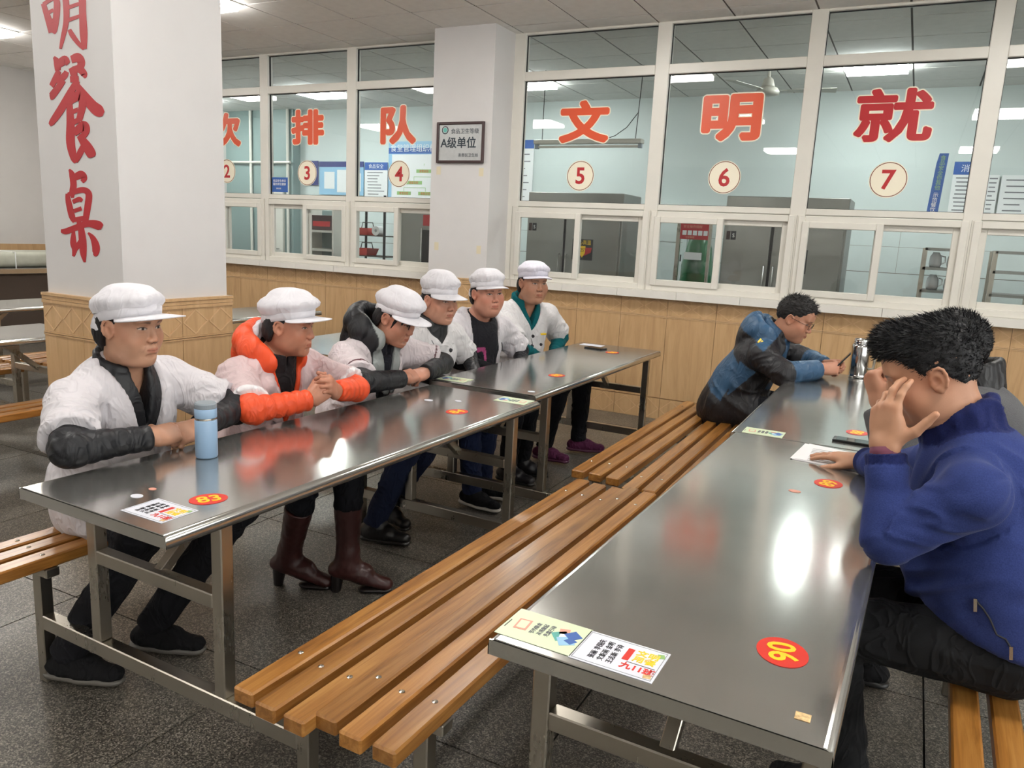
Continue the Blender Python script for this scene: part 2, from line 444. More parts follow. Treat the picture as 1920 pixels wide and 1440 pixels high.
# wainscot tiles ---------------------------------------------------
TW = .408
def tile_plain(z0, z1, d=.012, w=TW): 
    return MB().box((.0015, -d, z0+.001), (w-.0015, 0, z1-.001))
def tile_band(z0, z1, w=TW, n=2, dd=.0125):
    m = MB(); h = z1-z0; c = (z0+z1)/2; t = .006
    hw = w/2/n
    for q in range(n):
        cx = (2*q+1)*hw
        P = [(cx-hw+.006, c), (cx, z1-.010), (cx+hw-.006, c), (cx, z0+.010)]
        for a, b in zip(P, P[1:]+P[:1]):
            m.bar((a[0], -dd, a[1]), (b[0], -dd, b[1]), t, .003, up=(0, 1, 0))
    return m
me_mid = tile_plain(.185, .872).mesh('wall_tile'); me_mid.materials.append(MATS['wood_tile'])
me_band = tile_plain(.889, 1.03).mesh('border_tile'); me_band.materials.append(MATS['wood_tile'])
me_base = tile_plain(0, .18).mesh('base_tile'); me_base.materials.append(MATS['wood_tile'])
me_dia = tile_band(.889, 1.03).mesh('diamond_inlay'); me_dia.materials.append(MATS['wood_tile_line'])
me_dib = tile_band(0, .18).mesh('diamond_inlay'); me_dib.materials.append(MATS['wood_tile_line'])
me_trim = MB().box((.001, -.016, .872), (TW-.001, 0, .879)).box((.001, -.016, .882), (TW-.001, 0, .889)).mesh('pencil_tile'); me_trim.materials.append(MATS['wood_tile_line'])
bed = MB().box((X0, 6.3615, 0), (X1, 6.3625, 1.03)).build('tile_bed', 'wood_tile_dark', wb)
for i in range(-19, 8):
    x = -2.21 + TW*i
    if x < X0 or x+TW > X1: continue
    for me, dia in ((me_mid, None), (me_band, me_dia), (me_base, me_dib), (me_trim, None)):
        o = inst(me.name.split('.')[0], me, wb, T(x, 6.362))
        if dia: inst('diamond_inlay', dia, o)
me_lw = MB().box((-.001, .0015, .001), (.014, TW-.0015, 1.08)).mesh('wall_tile'); me_lw.materials.append(MATS['wood_tile'])
for j in range(8, 16): inst('wall_tile', me_lw, wall_left, T(X0, TW*j))
# sill of white tiles -----------------------------------------------
sill = MB().box((-7.52, 6.31, 1.035), (-3.95, 6.40, 1.09)).box((-3.345, 6.31, 1.035), (2.66, 6.40, 1.09)).build('window_sill', 'grout'); tag(sill, kind='structure')
sme = MB().box((.0015, -.04, 1.032), (.5105, 0, 1.088)).box((.0015, -.04, 1.088), (.5105, .09, 1.094)).mesh('sill_tile'); sme.materials.append(MATS['sill_tile'])
for i in range(-9, 12):
    x = -2.742+.512*i
    if x < -7.6 or x > 2.4: continue
    if x+.512 > -3.95 and x < -3.345-.02: continue
    inst('sill_tile', sme, sill, T(x, 6.31))
MB().box((-3.345, 6.27, 1.032), (-3.256, 6.40, 1.094)).build('sill_tile', 'sill_tile', sill)
MB().box((-4.28, 6.27, 1.032), (-3.952, 6.40, 1.094)).build('sill_tile', 'sill_tile', sill)

# ---------------------------------------------------------------- pillars
def pillar(name, x0, x1, y0, y1, band_top, kind_label, inset=.02):
    p = MB().box((x0+inset, y0+inset, 0), (x1-inset, y1-inset, H)).build(name, 'pillar_paint'); tag(p, kind_label, kind='structure')
    return p
pm = pillar('pillar', -3.962, -3.333, 2.43, 3.098, 1.089, 'white square pillar lettered in red, tan tile around its foot')
def clad(parent, x0, x1, y0, y1, top, nx, ny, sides):
    h = .02
    def put(M, w, n):
        tw = w/n
        for k in range(n):
            for m, nm, dz in ((tile_plain(.185, .872, h, tw), 'wall_tile', None), (tile_plain(.889, top-.052, h, tw), 'border_tile', (.889, top-.052)), (tile_plain(0, .18, h, tw), 'base_tile', (0, .18))):
                o = m.build(nm, 'wood_tile', parent); o.matrix_local = M @ T(k*tw)
                if dz: tile_band(dz[0], dz[1], tw, 2, h+.0005).build('diamond_inlay', 'wood_tile_line', o)
            m = MB()
            for a, b, d in ((.872, .879, .024), (.882, .889, .024), (top-.052, top-.036, .026), (top-.034, top-.016, .024), (top-.014, top, .028)): m.box((.0, -d, a), (tw, 0, b))
            o = m.build('pencil_tile', 'wood_tile', parent); o.matrix_local = M @ T(k*tw)
    if 'S' in sides: put(T(x0, y0+h), x1-x0, nx)
    if 'E' in sides: put(T(x1-h, y0) @ RZ(PI/2), y1-y0, ny)
    if 'N' in sides: put(T(x1, y1-h) @ RZ(PI), x1-x0, nx)
    if 'W' in sides: put(T(x0+h, y1) @ RZ(-PI/2), y1-y0, ny)
clad(pm, -3.962, -3.333, 2.43, 3.098, 1.089, 2, 2, 'SENW')
pf = MB().box((-3.945, 5.97, 0), (-3.342, 6.5, H)).build('pillar', 'pillar_paint'); tag(pf, 'white wall pillar between the window runs with a framed plaque on it', kind='structure')
clad(pf, -3.955, -3.332, 5.955, 6.36, 1.095, 2, 1, 'SE')
# remains of tape below the plaque
for n, (x, z) in enumerate(((-3.865, 2.02), (-3.43, 2.01), (-3.865, 1.36), (-3.425, 1.35))):
    MB().box((x-.022, -.0006, z-.035), (x+.022, 0, z+.035)).build('tape_patch', 'tape', pf).matrix_local = T(0, 5.9697)

# painted calligraphy on the pillar: each brush stroke a thin ribbon of paint
def brush(strokes, org, sc, name, label):
    """strokes: list of [(x,y,w)...] in a 100-unit box, y down"""
    m = MB()
    for si, s in enumerate(strokes):
        dy = -.0012-6e-5*si; pts = [(np.array(p[:2], float), p[2]*1.32) for p in s]
        # densify (Catmull-Rom)
        P = []; n = len(pts)
        for i in range(n-1):
            p0 = pts[max(i-1, 0)]; p1 = pts[i]; p2 = pts[i+1]; p3 = pts[min(i+2, n-1)]
            for t in np.linspace(0, 1, 7)[:-1 if i < n-2 else None]:
                def cr(a, b, c, d): return .5*((2*b)+(-a+c)*t+(2*a-5*b+4*c-d)*t*t+(-a+3*b-3*c+d)*t**3)
                P.append((cr(p0[0], p1[0], p2[0], p3[0]), max(.4, cr(p0[1], p1[1], p2[1], p3[1]))))
        L = []; R = []
        for i, (q, w) in enumerate(P):
            d = P[min(i+1, len(P)-1)][0]-P[max(i-1, 0)][0]; d = d/(np.linalg.norm(d)+1e-9); nrm = np.array([-d[1], d[0]])
            L.append(q+nrm*w/2); R.append(q-nrm*w/2)
        vs = []; fs = []
        for a, b in zip(L, R):
            for q in (a, b): vs.append((q[0]*sc[0], 0, -q[1]*sc[1]))
        for a, b in zip(L, R):
            for q in (a, b): vs.append((q[0]*sc[0], dy, -q[1]*sc[1]))
        N = 2*len(L)
        for i in range(len(L)-1):
            a = 2*i
            fs += [(N+a, N+a+1, N+a+3, N+a+2), (a, a+2, N+a+2, N+a), (a+1, N+a+1, N+a+3, a+3)]
        m.add(vs, fs)
    o = m.build(name, 'red_paint', pm); o.matrix_local = T(*org)
    o['label'] = label
    return o
PFY = 2.4495
MING = [[(8,2,8),(12,20,9),(18,44,11),(22,72,9)], [(8,4,7),(30,-6,8),(38,2,10),(36,30,11),(30,66,9),(26,74,6)], [(14,26,7),(30,20,6)], [(17,48,7),(32,42,6)],
        [(56,-14,9),(58,10,10),(56,50,9),(46,90,7),(40,112,4)], [(56,-10,8),(80,-16,9),(92,-6,11),(92,40,11),(92,84,12),(92,118,7)], [(92,118,6),(80,104,7),(68,84,8),(62,70,6)], [(60,20,7),(86,14,6)], [(60,48,7),(86,42,6)]]
brush(MING, (-3.862, PFY, 2.465), (.0034, .0019), 'painted_character', 'lower half of a red brush-written character at the top edge')
CAN = [[(22,2,3),(27,10,9),(28,22,8)], [(28,14,9),(42,8,10),(48,14,6)], [(30,22,7),(22,34,8),(14,44,7)], [(24,38,7),(40,30,8),(44,24,6)], [(38,36,7),(30,44,8),(14,58,9),(10,60,4)],
       [(24,44,6),(30,50,6)],
       [(54,8,8),(66,6,10),(72,14,10),(66,24,8)], [(60,18,6),(58,32,8)], [(50,26,8),(66,22,8),(76,30,8),(74,34,5)], [(50,36,7),(66,36,6)],
       [(64,38,7),(50,54,9),(30,78,10),(12,96,8),(6,101,4)], [(56,40,7),(72,58,10),(88,76,13),(100,84,13),(107,88,5)],
       [(44,70,7),(58,62,10),(68,60,11),(70,74,10),(62,96,8)], [(46,72,8),(46,100,11),(44,128,12),(48,150,9),(52,158,4)], [(48,84,5),(62,80,5)], [(48,99,6),(64,95,6)],
       [(52,114,8),(70,104,11),(74,112,9),(62,124,6)], [(60,118,6),(72,132,12),(82,146,12),(84,150,4)], [(52,156,6),(62,142,8),(70,130,6)]]
brush(CAN, (-3.868, PFY, 2.225), (.00405, .00312), 'painted_character', 'red brush-written character 餐 painted on the pillar')
ZHUO = [[(24,0,3),(30,10,10),(32,30,11),(28,46,10),(28,56,5)], [(32,18,9),(50,10,12),(58,16,10),(52,24,6)], [(16,48,6),(18,64,10),(24,92,11),(30,104,7)],
        [(18,50,6),(40,42,8),(56,40,9),(66,48,11),(62,72,11),(54,104,10)], [(28,64,6),(44,58,7),(50,62,5)], [(30,82,6),(48,76,6)], [(26,100,7),(52,96,8)],
        [(40,98,8),(40,114,8)], [(-4,124,5),(8,124,9),(30,116,9),(60,106,10),(84,108,14),(92,112,8)], [(52,94,4),(60,98,6)],
        [(44,114,10),(46,140,13),(46,166,11),(48,184,3)], [(26,122,5),(24,146,11),(26,160,9),(22,174,4)], [(26,164,4),(36,150,8),(42,140,6)], [(60,124,3),(70,134,9),(76,150,13),(74,164,10),(70,168,3)]]
brush(ZHUO, (-3.792, PFY, 1.70), (.0033, .0024), 'painted_character', 'red brush-written character 桌 painted on the pillar')

# ---------------------------------------------------------------- windows of the serving counter
ZT = [2.885, 3.185]; ZM = [1.795, 2.81]; ZS = [1.094, 1.745]
def frame_rect(m, x0, x1, z0, z1, w, y0, y1):
    m.box((x0, y0, z0), (x0+w, y1, z1)).box((x1-w, y0, z0), (x1, y1, z1)).box((x0+w, y0, z0), (x1-w, y1, z0+w)).box((x0+w, y0, z1-w), (x1-w, y1, z1))
def pane(x0, x1, z0, z1, y, parent):
    return MB().box((x0, y, z0), (x1, y+.005, z1)).build('pane', 'glass', parent)
def window_bay(num, xa, xb, wide='L', last=False):
    root = empty('window_%d' % num, (0, 0, 0)); tag(root, kind='structure')
    F = MB()
    hw = .0575
    F.box((xa-hw, 6.322, ZS[0]), (xa+hw, 6.40, H)) if num in (1, 2, 3, 4, 5, 6, 7, 8) else None
    F.box((xa+hw, 6.322, ZM[1]), (xb-hw, 6.40, ZT[0])).box((xa+hw, 6.322, ZT[1]), (xb-hw, 6.40, H))
    F.box((xa+hw, 6.322, 1.747), (xb-hw, 6.40, ZM[0]))
    F.build('frame', 'upvc', root, bevel=.004, bseg=1)
    # sliding part below: fixed surround and two sashes
    S = MB(); frame_rect(S, xa+.012, xb-.012, ZS[0], 1.742, .05, 6.312, 6.40)
    S.build('surround', 'upvc', root, bevel=.004, bseg=1)
    # fine joints where profiles meet
    J = MB().box((xa+hw, 6.3205, 1.7435), (xb-hw, 6.323, 1.7465)).box((xa-.0012, 6.3205, ZS[0]), (xa+.0012, 6.323, 1.7465))
    J.build('profile_joint', 'upvc_joint', root)
    mid = (xa+xb)/2
    sashes = {'L': ((xa+.045, mid+.03, 6.300), (mid-.03, xb-.055, 6.345)), 'R': ((mid-.03, xb-.045, 6.300), (xa+.055, mid+.03, 6.345))}[wide]
    for (a, b, y) in sashes:
        m = MB(); frame_rect(m, a, b, ZS[0]+.045, 1.70, .05, y, y+.035)
        s = m.build('sash', 'upvc', root, bevel=.004, bseg=1)
        pane(a+.05, b-.05, ZS[0]+.095, 1.65, y+.015, s)
    for (z0, z1) in (ZM, ZT): pane(xa+hw, xb-hw, z0, z1, 6.358, root)
    # dark gasket around the fixed panes
    G = MB()
    for (z0, z1) in (ZM, ZT): frame_rect(G, xa+hw, xb-hw, z0, z1, .004, 6.350, 6.368)
    G.build('gasket', 'dark_gap', root)
    return root
BAYS = {1: (-7.46, -6.29), 2: (-6.29, -5.135), 3: (-5.135, -3.99), 4: (-3.295, -2.008), 5: (-2.008, -.855), 6: (-.855, .298), 7: (.298, 1.45), 8: (1.45, 2.6)}
for n, (a, b) in BAYS.items():
    window_bay(n, a, b, {1: 'R', 2: 'R', 3: 'L', 4: 'L', 5: 'L', 6: 'L', 7: 'R', 8: 'L'}[n])
trim = MB().box((-4.06, 6.322, 1.094), (-3.95, 6.40, H)).box((2.545, 6.322, 1.094), (2.66, 6.40, H)).build('trim_1', 'upvc'); tag(trim, kind='structure')

# lettering stuck on the panes
def glyph_sticker(ch, cx, cz, w, h, mat, label, r=.017):
    e = empty('window_character', (cx, 6.3575, cz)); tag(e, label, 'lettering', 'red characters on the counter windows')
    inst('backing', glyph_fat(ch, w+.018, h+.018, r+.009, 'cream_vinyl'), e, T(0, 0, 0) @ RX(PI/2))
    inst('character', glyph_fat(ch, w, h, r, mat), e, T(0, -.0012, 0) @ RX(PI/2))
    return e
glyph_sticker('次', -6.87, 2.465, .42, .36, 'orange_vinyl', 'orange-red character 次 on the window numbered two, half behind the pillar')
glyph_sticker('排', -5.725, 2.475, .44, .35, 'orange_vinyl', 'orange-red character 排 on the window numbered three')
glyph_sticker('队', -4.59, 2.475, .42, .36, 'orange_vinyl', 'orange-red character 队 on the window numbered four')
glyph_sticker('文', -2.665, 2.465, .46, .35, 'orange_vinyl', 'orange-red character 文 on the window numbered five')
glyph_sticker('明', -1.43, 2.47, .46, .355, 'orange_vinyl', 'orange character 明 on the window numbered six', .019)
glyph_sticker('就', -.285, 2.46, .51, .37, 'red_vinyl', 'deep red character 就 on the window numbered seven', .013)
for n, (x, z) in {2: (-6.88, 2.03), 3: (-5.73, 2.02), 4: (-4.57, 2.02), 5: (-2.67, 2.02), 6: (-1.44, 2.02), 7: (-.265, 2.015)}.items():
    e = empty('number_disc', (x, 6.3575, z)); tag(e, 'cream disc with a red numeral %s on a counter window' % ('two', 'three', 'four', 'five', 'six', 'seven')[n-2], 'sticker', 'numbered discs on the counter windows')
    MB().lathe([(.001, 0), (.128, 0), (.128, .0008), (.001, .0008)], 40, RX(PI/2), cap=False).build('disc', 'cream_vinyl', e)
    MB().lathe([(.117, .0009), (.1225, .0009), (.1225, .0013), (.117, .0013), (.117, .0009)], 40, RX(PI/2), cap=False).build('rim_line', 'brown_line', e)
    me = text_mesh(str(n), .19, 'red_vinyl', offset=.004); inst('numeral', me, e, T(0, -.0012, 0) @ RX(PI/2))
# small stickers on the glass
def flat(name, x0, x1, z0, z1, y, mat, parent=None, t=.001):
    return MB().box((x0, y-t, z0), (x1, y, z1)).build(name, mat, parent)
def text_rows(parent, body, size, mat, x, z, y, align='LEFT', rot=None, **kw):
    M = T(x, y, z) @ RX(PI/2)
    if rot: M = M @ RZ(rot)
    return text_obj('print', body, size, mat, M, parent, align=align, **kw)
s = flat('window_sign', -6.215, -5.995, 1.82, 1.972, 6.3565, 'blue_print'); tag(s, 'small blue notice stuck low on the window numbered three', 'sticker')
text_rows(s, '食品安全承诺', .03, 'white_print', -6.2, 1.935, 6.3545); text_rows(s, '服务师生健康', .03, 'white_print', -6.2, 1.90, 6.3545); text_rows(s, '学校食堂', .018, 'white_print', -6.16, 1.855, 6.3545)
s = MB().add([(.01,6.372,1.80),(.082,6.372,1.80),(.098,6.372,2.2),(.04,6.372,2.2),(.028,6.372,2.13),(.01,6.374,1.80),(.082,6.374,1.80),(.098,6.374,2.2),(.04,6.374,2.2),(.028,6.374,2.13)],
     [(0,1,2,3,4),(9,8,7,6,5),(0,5,6,1),(1,6,7,2),(2,7,8,3),(3,8,9,4),(4,9,5,0)]).build('window_strip', 'blue_print'); tag(s, 'narrow blue strip of vertical lettering on the window numbered seven', 'sticker')
for k, ch in enumerate('食品安全你我他'):
    text_obj('print', ch, .036, 'green_print', T(.066-.003*k*.6, 6.371, 2.17-.034*k) @ RX(PI/2), s)
for k, ch in enumerate('示范餐饮'):
    text_obj('print', ch, .036, 'white_print', T(.052-.004*k*.5, 6.371, 1.915-.034*k) @ RX(PI/2), s)

# plaque on the far pillar
pl = empty('wall_plaque', (-3.645, 5.968, 2.255)); tag(pl, 'dark framed silver plaque reading A级单位 on the wall pillar', 'plaque')
m = MB(); frame_rect(m, -.238, .238, -.172, .172, .022, -.022, 0); m.build('frame', 'plaque_frame', pl, bevel=.003, bseg=1)
MB().box((-.218, -.012, -.152), (.218, -.004, .152)).build('plate', 'plaque_metal', pl)
def prow(body, size, x, z, **kw): return text_obj('engraving', body, size, 'plaque_ink', T(x, -.0128, z) @ RX(PI/2), pl, **kw)
prow('食品卫生等级', .047, .045, .095); prow('A级单位', .098, -.02, 0, offset=.0016); prow('新蔡区卫生局', .033, .085, -.105)
MB().lathe([(.026, -.001), (.034, -.001), (.034, .0005), (.026, .0005), (.026, -.001)], 24, T(-.155, -.0125, .105) @ RX(PI/2), cap=False).build('emblem', 'plaque_ink', pl)
MB().lathe([(.0005, 0), (.02, 0), (.02, .0006), (.0005, .0006)], 20, T(-.155, -.0125, .105) @ RX(PI/2), cap=False).build('emblem', 'teal_print', pl)
# ================================================================ kitchen behind the glass
wall('wall_kitchen', (X0, KY, 0), (X1, KY+.2, H), 'kitchen_wall')
wk = MB().box((X0, 9.34, 0), (-8.70, 9.5, H)).build('wall_kitchen_panel', 'teal_board'); tag(wk, kind='structure')
# glazed tiles on the lower part of the kitchen wall
kt = MB().box((-8.6, 9.49, 0), (2.2, 9.5, 1.84)).build('trim_2', 'grout'); tag(kt, kind='structure')
ktm = MB().box((.0015, -.008, .0015), (.5985, 0, .2785)).mesh('glazed_tile'); ktm.materials.append(MATS['kitchen_tile'])
for i in range(-14, 4):
    for k in range(4, 6): inst('glazed_tile', ktm, kt, T(-.2+.6*i, 9.49, .175+.28*k-.01))
MB().box((-8.6, 9.482, 0), (2.2, 9.49, 1.28)).build('glazed_tile_field', 'kitchen_tile', kt)['kind'] = 'stuff'
# side door and white pipes on the grey partition
dr = empty('door_1'); tag(dr, kind='structure')
MB().box((-9.22, 9.31, 0), (-8.93, 9.34, 2.05)).build('door_leaf', 'upvc', dr)
MB().box((-9.27, 9.30, 0), (-9.22, 9.34, 2.1)).box((-8.93, 9.30, 0), (-8.88, 9.34, 2.1)).build('door_frame', 'upvc', dr)
MB().tube([(-8.97, 9.31, 1.10), (-8.97, 9.26, 1.10), (-9.04, 9.26, 1.10)], .01).build('handle', 'chrome', dr)
for n, x in enumerate((-9.55, -8.78)):
    p = MB().tube([(x, 9.31, 0), (x, 9.31, 3.2)], .022, 10).build('water_pipe', 'upvc'); tag(p, ('upright white pipe on the grey partition left of the kitchen door', 'upright white pipe on the grey partition right of the kitchen door')[n], 'pipe')
p = MB().tube([(X0, 9.30, 2.42), (-8.72, 9.30, 2.42)], .02, 10).build('water_pipe', 'upvc'); tag(p, 'level white pipe across the grey kitchen partition', 'pipe')

# steel steam cabinets
def steam_cabinet(x0, x1, label):
    c = empty('steam_cabinet', ((x0+x1)/2, 7.88, 0)); tag(c, label, 'cabinet', 'steel steam cabinets in the kitchen')
    w = (x1-x0)/2
    MB().box((-w, -.26, .12), (w, .28, 1.955)).build('body', 'steel_cabinet', c, bevel=.006, bseg=1)
    for sx in (-1, 1):
        for sy in (-1, 1):
            MB().lathe([(.02, 0), (.02, .12)], 12, T(sx*(w-.06), .01+sy*.22)).build('foot', 'steel_leg', c)
    split = -w+.45
    for a, b in ((-w+.012, split-.012), (split+.012, w-.02)):
        d = MB().box((a, -.282, .2), (b, -.262, 1.70)).build('door', 'steel_cabinet', c, bevel=.004, bseg=1)
        hx = b-.03 if a < -w+.1 else a+.03
        MB().tube([(hx, -.285, 1.1), (hx, -.315, 1.1), (hx, -.315, 1.32), (hx, -.285, 1.32)], .008).build('handle', 'chrome', d)
        if a > -w+.1:
            q = MB().box((split+.10, -.2835, 1.27), (split+.33, -.282, 1.485)).build('warning_label', 'ink', d)
            cx = split+.215
            MB().prism([(-.105, .02), (.105, .02), (.095, -.03), (0, -.075), (-.095, -.03)], 0, .0008, T(cx, -.2836, 1.38) @ RX(PI/2)).build('label_shield', 'red_vinyl', d)
            MB().prism([(-.035, .035), (.035, .035), (.03, -.04), (0, -.085), (-.03, -.04)], 0, .0008, T(cx, -.2846, 1.38) @ RX(PI/2)).build('label_badge', 'yellow_print', d)
            text_obj('label_print', '125°', .05, 'ink', T(cx, -.2866, 1.375) @ RX(PI/2), d, squeeze=.8)
            text_obj('label_print', '小心高温', .052, 'yellow_print', T(cx, -.2842, 1.452) @ RX(PI/2), d, squeeze=.9)
        else:
            MB().box((a+.02, -.2835, 1.55), (a+.055, -.282, 1.63)).build('maker_tag', 'plaque_frame', d)
            MB().box((a+.062, -.2835, 1.55), (a+.11, -.282, 1.63)).build('maker_tag', 'ink', d)
            text_obj('label_print', 'S', .05, 'white_print', T(a+.086, -.284, 1.59) @ RX(PI/2), d)
    MB().box((split-.012, -.27, .2), (split+.012, -.262, 1.70)).build('door_gap', 'dark_gap', c)
    MB().box((-w+.01, -.266, 1.715), (w-.01, -.261, 1.73)).build('door_gap', 'dark_gap', c)
    return c
steam_cabinet(-3.78, -2.705, 'steel steam cabinet behind the window numbered five')
steam_cabinet(-1.68, -.597, 'steel steam cabinet behind the windows numbered six and seven')
# things between and beside the cabinets
g = MB()
prof = [(.02, 1.66), (.10, 1.60), (.14, 1.45), (.17, 1.25), (.18, 1.0), (.17, .7), (.12, .66)]
m = MB().lathe([(r*(1.0), z) for r, z in prof[::-1]], 18)
for i, v in enumerate(m.v):
    a = math.atan2(v[1], v[0]); k = 1+.07*math.sin(5*a+v[2]*9); m.v[i] = (v[0]*k, v[1]*k*.8, v[2])
g = m.build('bottle_sack', 'green_wrap', smooth=True); g.location = (-2.19, 8.75, 0); tag(g, 'bulging green plastic-wrapped bundle under the red notice', 'bundle')
MB().box((-.11, -.19, 1.32), (.08, -.155, 1.4)).build('paper_slip', 'white_print', g)
st = MB().box((-.45, -.3, 0), (.45, .3, .66)).build('kitchen_counter', 'steel_cabinet', bevel=.01); st.location = (-2.19, 8.8, 0); tag(st, 'low steel counter under the green bundle', 'counter')
nt_ = flat('red_notice', -2.36, -2.05, 1.54, 1.71, 8.56, 'red_vinyl', t=.004); tag(nt_, 'red notice with a row of small pictures above the green bundle', 'notice')
for k in range(5):
    MB().box((-2.335+.058*k, 8.553, 1.585), (-2.29+.058*k, 8.556, 1.635)).build('picture', 'white_print', nt_)
text_rows(nt_, '安全操作规程', .035, 'pink_print', -2.33, 1.675, 8.5535); text_rows(nt_, '注意事项', .025, 'pink_print', -2.30, 1.56, 8.5535)
rp = MB().box((-2.4, 8.56, .66), (-2.36, 8.6, 1.72)).box((-2.05, 8.56, .66), (-2.02, 8.6, 1.72)).build('notice_stand', 'steel_leg'); tag(rp, 'pair of thin steel posts holding up the red notice', 'stand')
wp = MB().box((-2.86, 9.2, .0), (-2.5, 9.4, 1.95)).build('white_fridge', 'kitchen_tile', bevel=.01); tag(wp, 'tall white cupboard right of the steam cabinet in window five', 'cupboard')
MB().box((-2.515, 9.19, 1.28), (-2.5, 9.2, 1.36)).build('handle', 'dark_gap', wp)
MB().box((-2.86, 9.197, 1.50), (-2.5, 9.2, 1.504)).build('door_gap', 'grout', wp)
# steel rack with hung vessels at the right
def rack(x0, x1, y, label, n):
    r = empty('steel_rack', ((x0+x1)/2, y, 0)); tag(r, label, 'rack', 'steel racks at the right of the kitchen')
    w = (x1-x0)/2
    for sx in (-1, 1):
        for sy in (-.18, .18):
            MB().box((sx*w-.02, sy-.02, 0), (sx*w+.02, sy+.02, 1.56)).build('post', 'steel_leg', r)
    for z in (.5, .85, 1.15, 1.36, 1.54):
        MB().box((-w, -.2, z), (w, .2, z+.025)).build('shelf', 'steel_cabinet', r)
    return r
rack(.05, .40, 8.5, 'steel rack with pale jugs behind the window numbered seven', 1)
rack(.62, .95, 8.55, 'steel rack seen through the rightmost window', 1)
for n, (x, z) in enumerate(((.15, 1.175), (.30, 1.175), (.15, 1.385), (.30, 1.385))):
    j = MB().lathe([(.045, 0), (.055, .03), (.05, .10), (.03, .13), (.03, .14)], 14).build('jug', 'white_print', smooth=True); j.location = (x, 8.5, z)
    tag(j, ('pale jug on the lower shelf, left, of the rack in window seven', 'pale jug on the lower shelf, right, of the rack in window seven', 'pale jug on the upper shelf, left, of the rack in window seven', 'pale jug on the upper shelf, right, of the rack in window seven')[n], 'jug', 'jugs on the steel rack')
    MB().tube([(.05, 0, .03), (.085, 0, .05), (.08, 0, .1), (.04, 0, .11)], .006).build('handle', 'white_print', j)
# left: shelf unit, rack with baskets, steel cabinet with a red box
sh = empty('shelf_unit', (-7.3, 8.5, 0)); tag(sh, 'white shelf unit with dark goods behind the window numbered three', 'shelf')
for x in (-.28, .25): MB().box((x, -.2, 0), (x+.03, .2, 1.72)).build('side_panel', 'upvc', sh)
for z in (.6, 1.15, 1.4): MB().box((-.26, -.2, z), (.26, .2, z+.03)).build('shelf_board', 'upvc', sh)
MB().box((-.26, .18, .3), (.26, .2, 1.7)).build('back_panel', 'teal_board', sh)
bxs = MB().box((-.2, -.12, 0), (.2, .12, .2)).build('goods_box', 'plaque_frame', bevel=.01); bxs.location = (-7.3, 8.5, 1.431); tag(bxs, 'dark maroon carton on the white shelf unit', 'box')
MB().box((-.15, -.123, .05), (.15, -.12, .12)).build('print', 'red_vinyl', bxs)
rk = empty('basket_rack', (-6.33, 8.3, 0)); tag(rk, 'dark rack holding red baskets behind the window numbered four', 'rack')
for sx in (-.3, .3):
    for sy in (-.2, .2): MB().box((sx-.012, sy-.012, 0), (sx+.012, sy+.012, 1.9)).build('post', 'dark_gap', rk)
for z in (.7, 1.14, 1.40): MB().box((-.3, -.2, z-.012), (.3, .2, z)).build('shelf', 'dark_counter', rk)
for n, (x, z) in enumerate(((-6.41, 1.40), (-6.42, 1.14))):
    b = MB()
    b.add([(-.075,-.1,0),(.075,-.1,0),(.075,.1,0),(-.075,.1,0),(-.1,-.13,.09),(.1,-.13,.09),(.1,.13,.09),(-.1,.13,.09),(-.09,-.12,.09),(.09,-.12,.09),(.09,.12,.09),(-.09,.12,.09),(-.068,-.09,.01),(.068,-.09,.01),(.068,.09,.01),(-.068,.09,.01)],
          [(3,2,1,0),(0,1,5,4),(1,2,6,5),(2,3,7,6),(3,0,4,7),(4,5,9,8),(5,6,10,9),(6,7,11,10),(7,4,8,11),(8,9,13,12),(9,10,14,13),(10,11,15,14),(11,8,12,15),(12,13,14,15)])
    q = b.build('plastic_basket', 'basket_red'); q.location = (x, 8.25, z); tag(q, ('red plastic basket on the middle shelf of the dark rack', 'red plastic basket on the lower shelf of the dark rack')[n], 'basket', 'red baskets on the dark rack')
    MB().tube([(-.1, 0, .085), (-.08, 0, .16), (.08, 0, .16), (.1, 0, .085)], .006).build('handle', 'black_plastic', q)
rl = MB().lathe([(.02, -.06), (.06, -.06), (.06, .06), (.02, .06), (.02, -.06)], 18, RX(PI/2), cap=False).build('paper_roll', 'white_print', smooth=False); rl.location = (-6.2, 8.2, 1.46); tag(rl, 'white paper roll beside the upper red basket', 'roll')
sc_ = empty('steel_cupboard', (-5.35, 8.1, 0)); tag(sc_, 'steel cupboard with a dark door beside the wall pillar', 'cupboard')
MB().box((-.38, -.1, 0), (.3, .4, 1.72)).build('body', 'steel_cabinet', sc_, bevel=.006)
MB().box((-.02, -.115, .4), (.26, -.1, 1.5)).build('door', 'dark_gap', sc_)
MB().box((-.05, -.12, .38), (-.03, -.1, 1.52)).build('handle', 'chrome', sc_)
MB().box((-.02, -.118, 1.55), (.26, -.1, 1.68)).build('name_plate', 'red_vinyl', sc_)

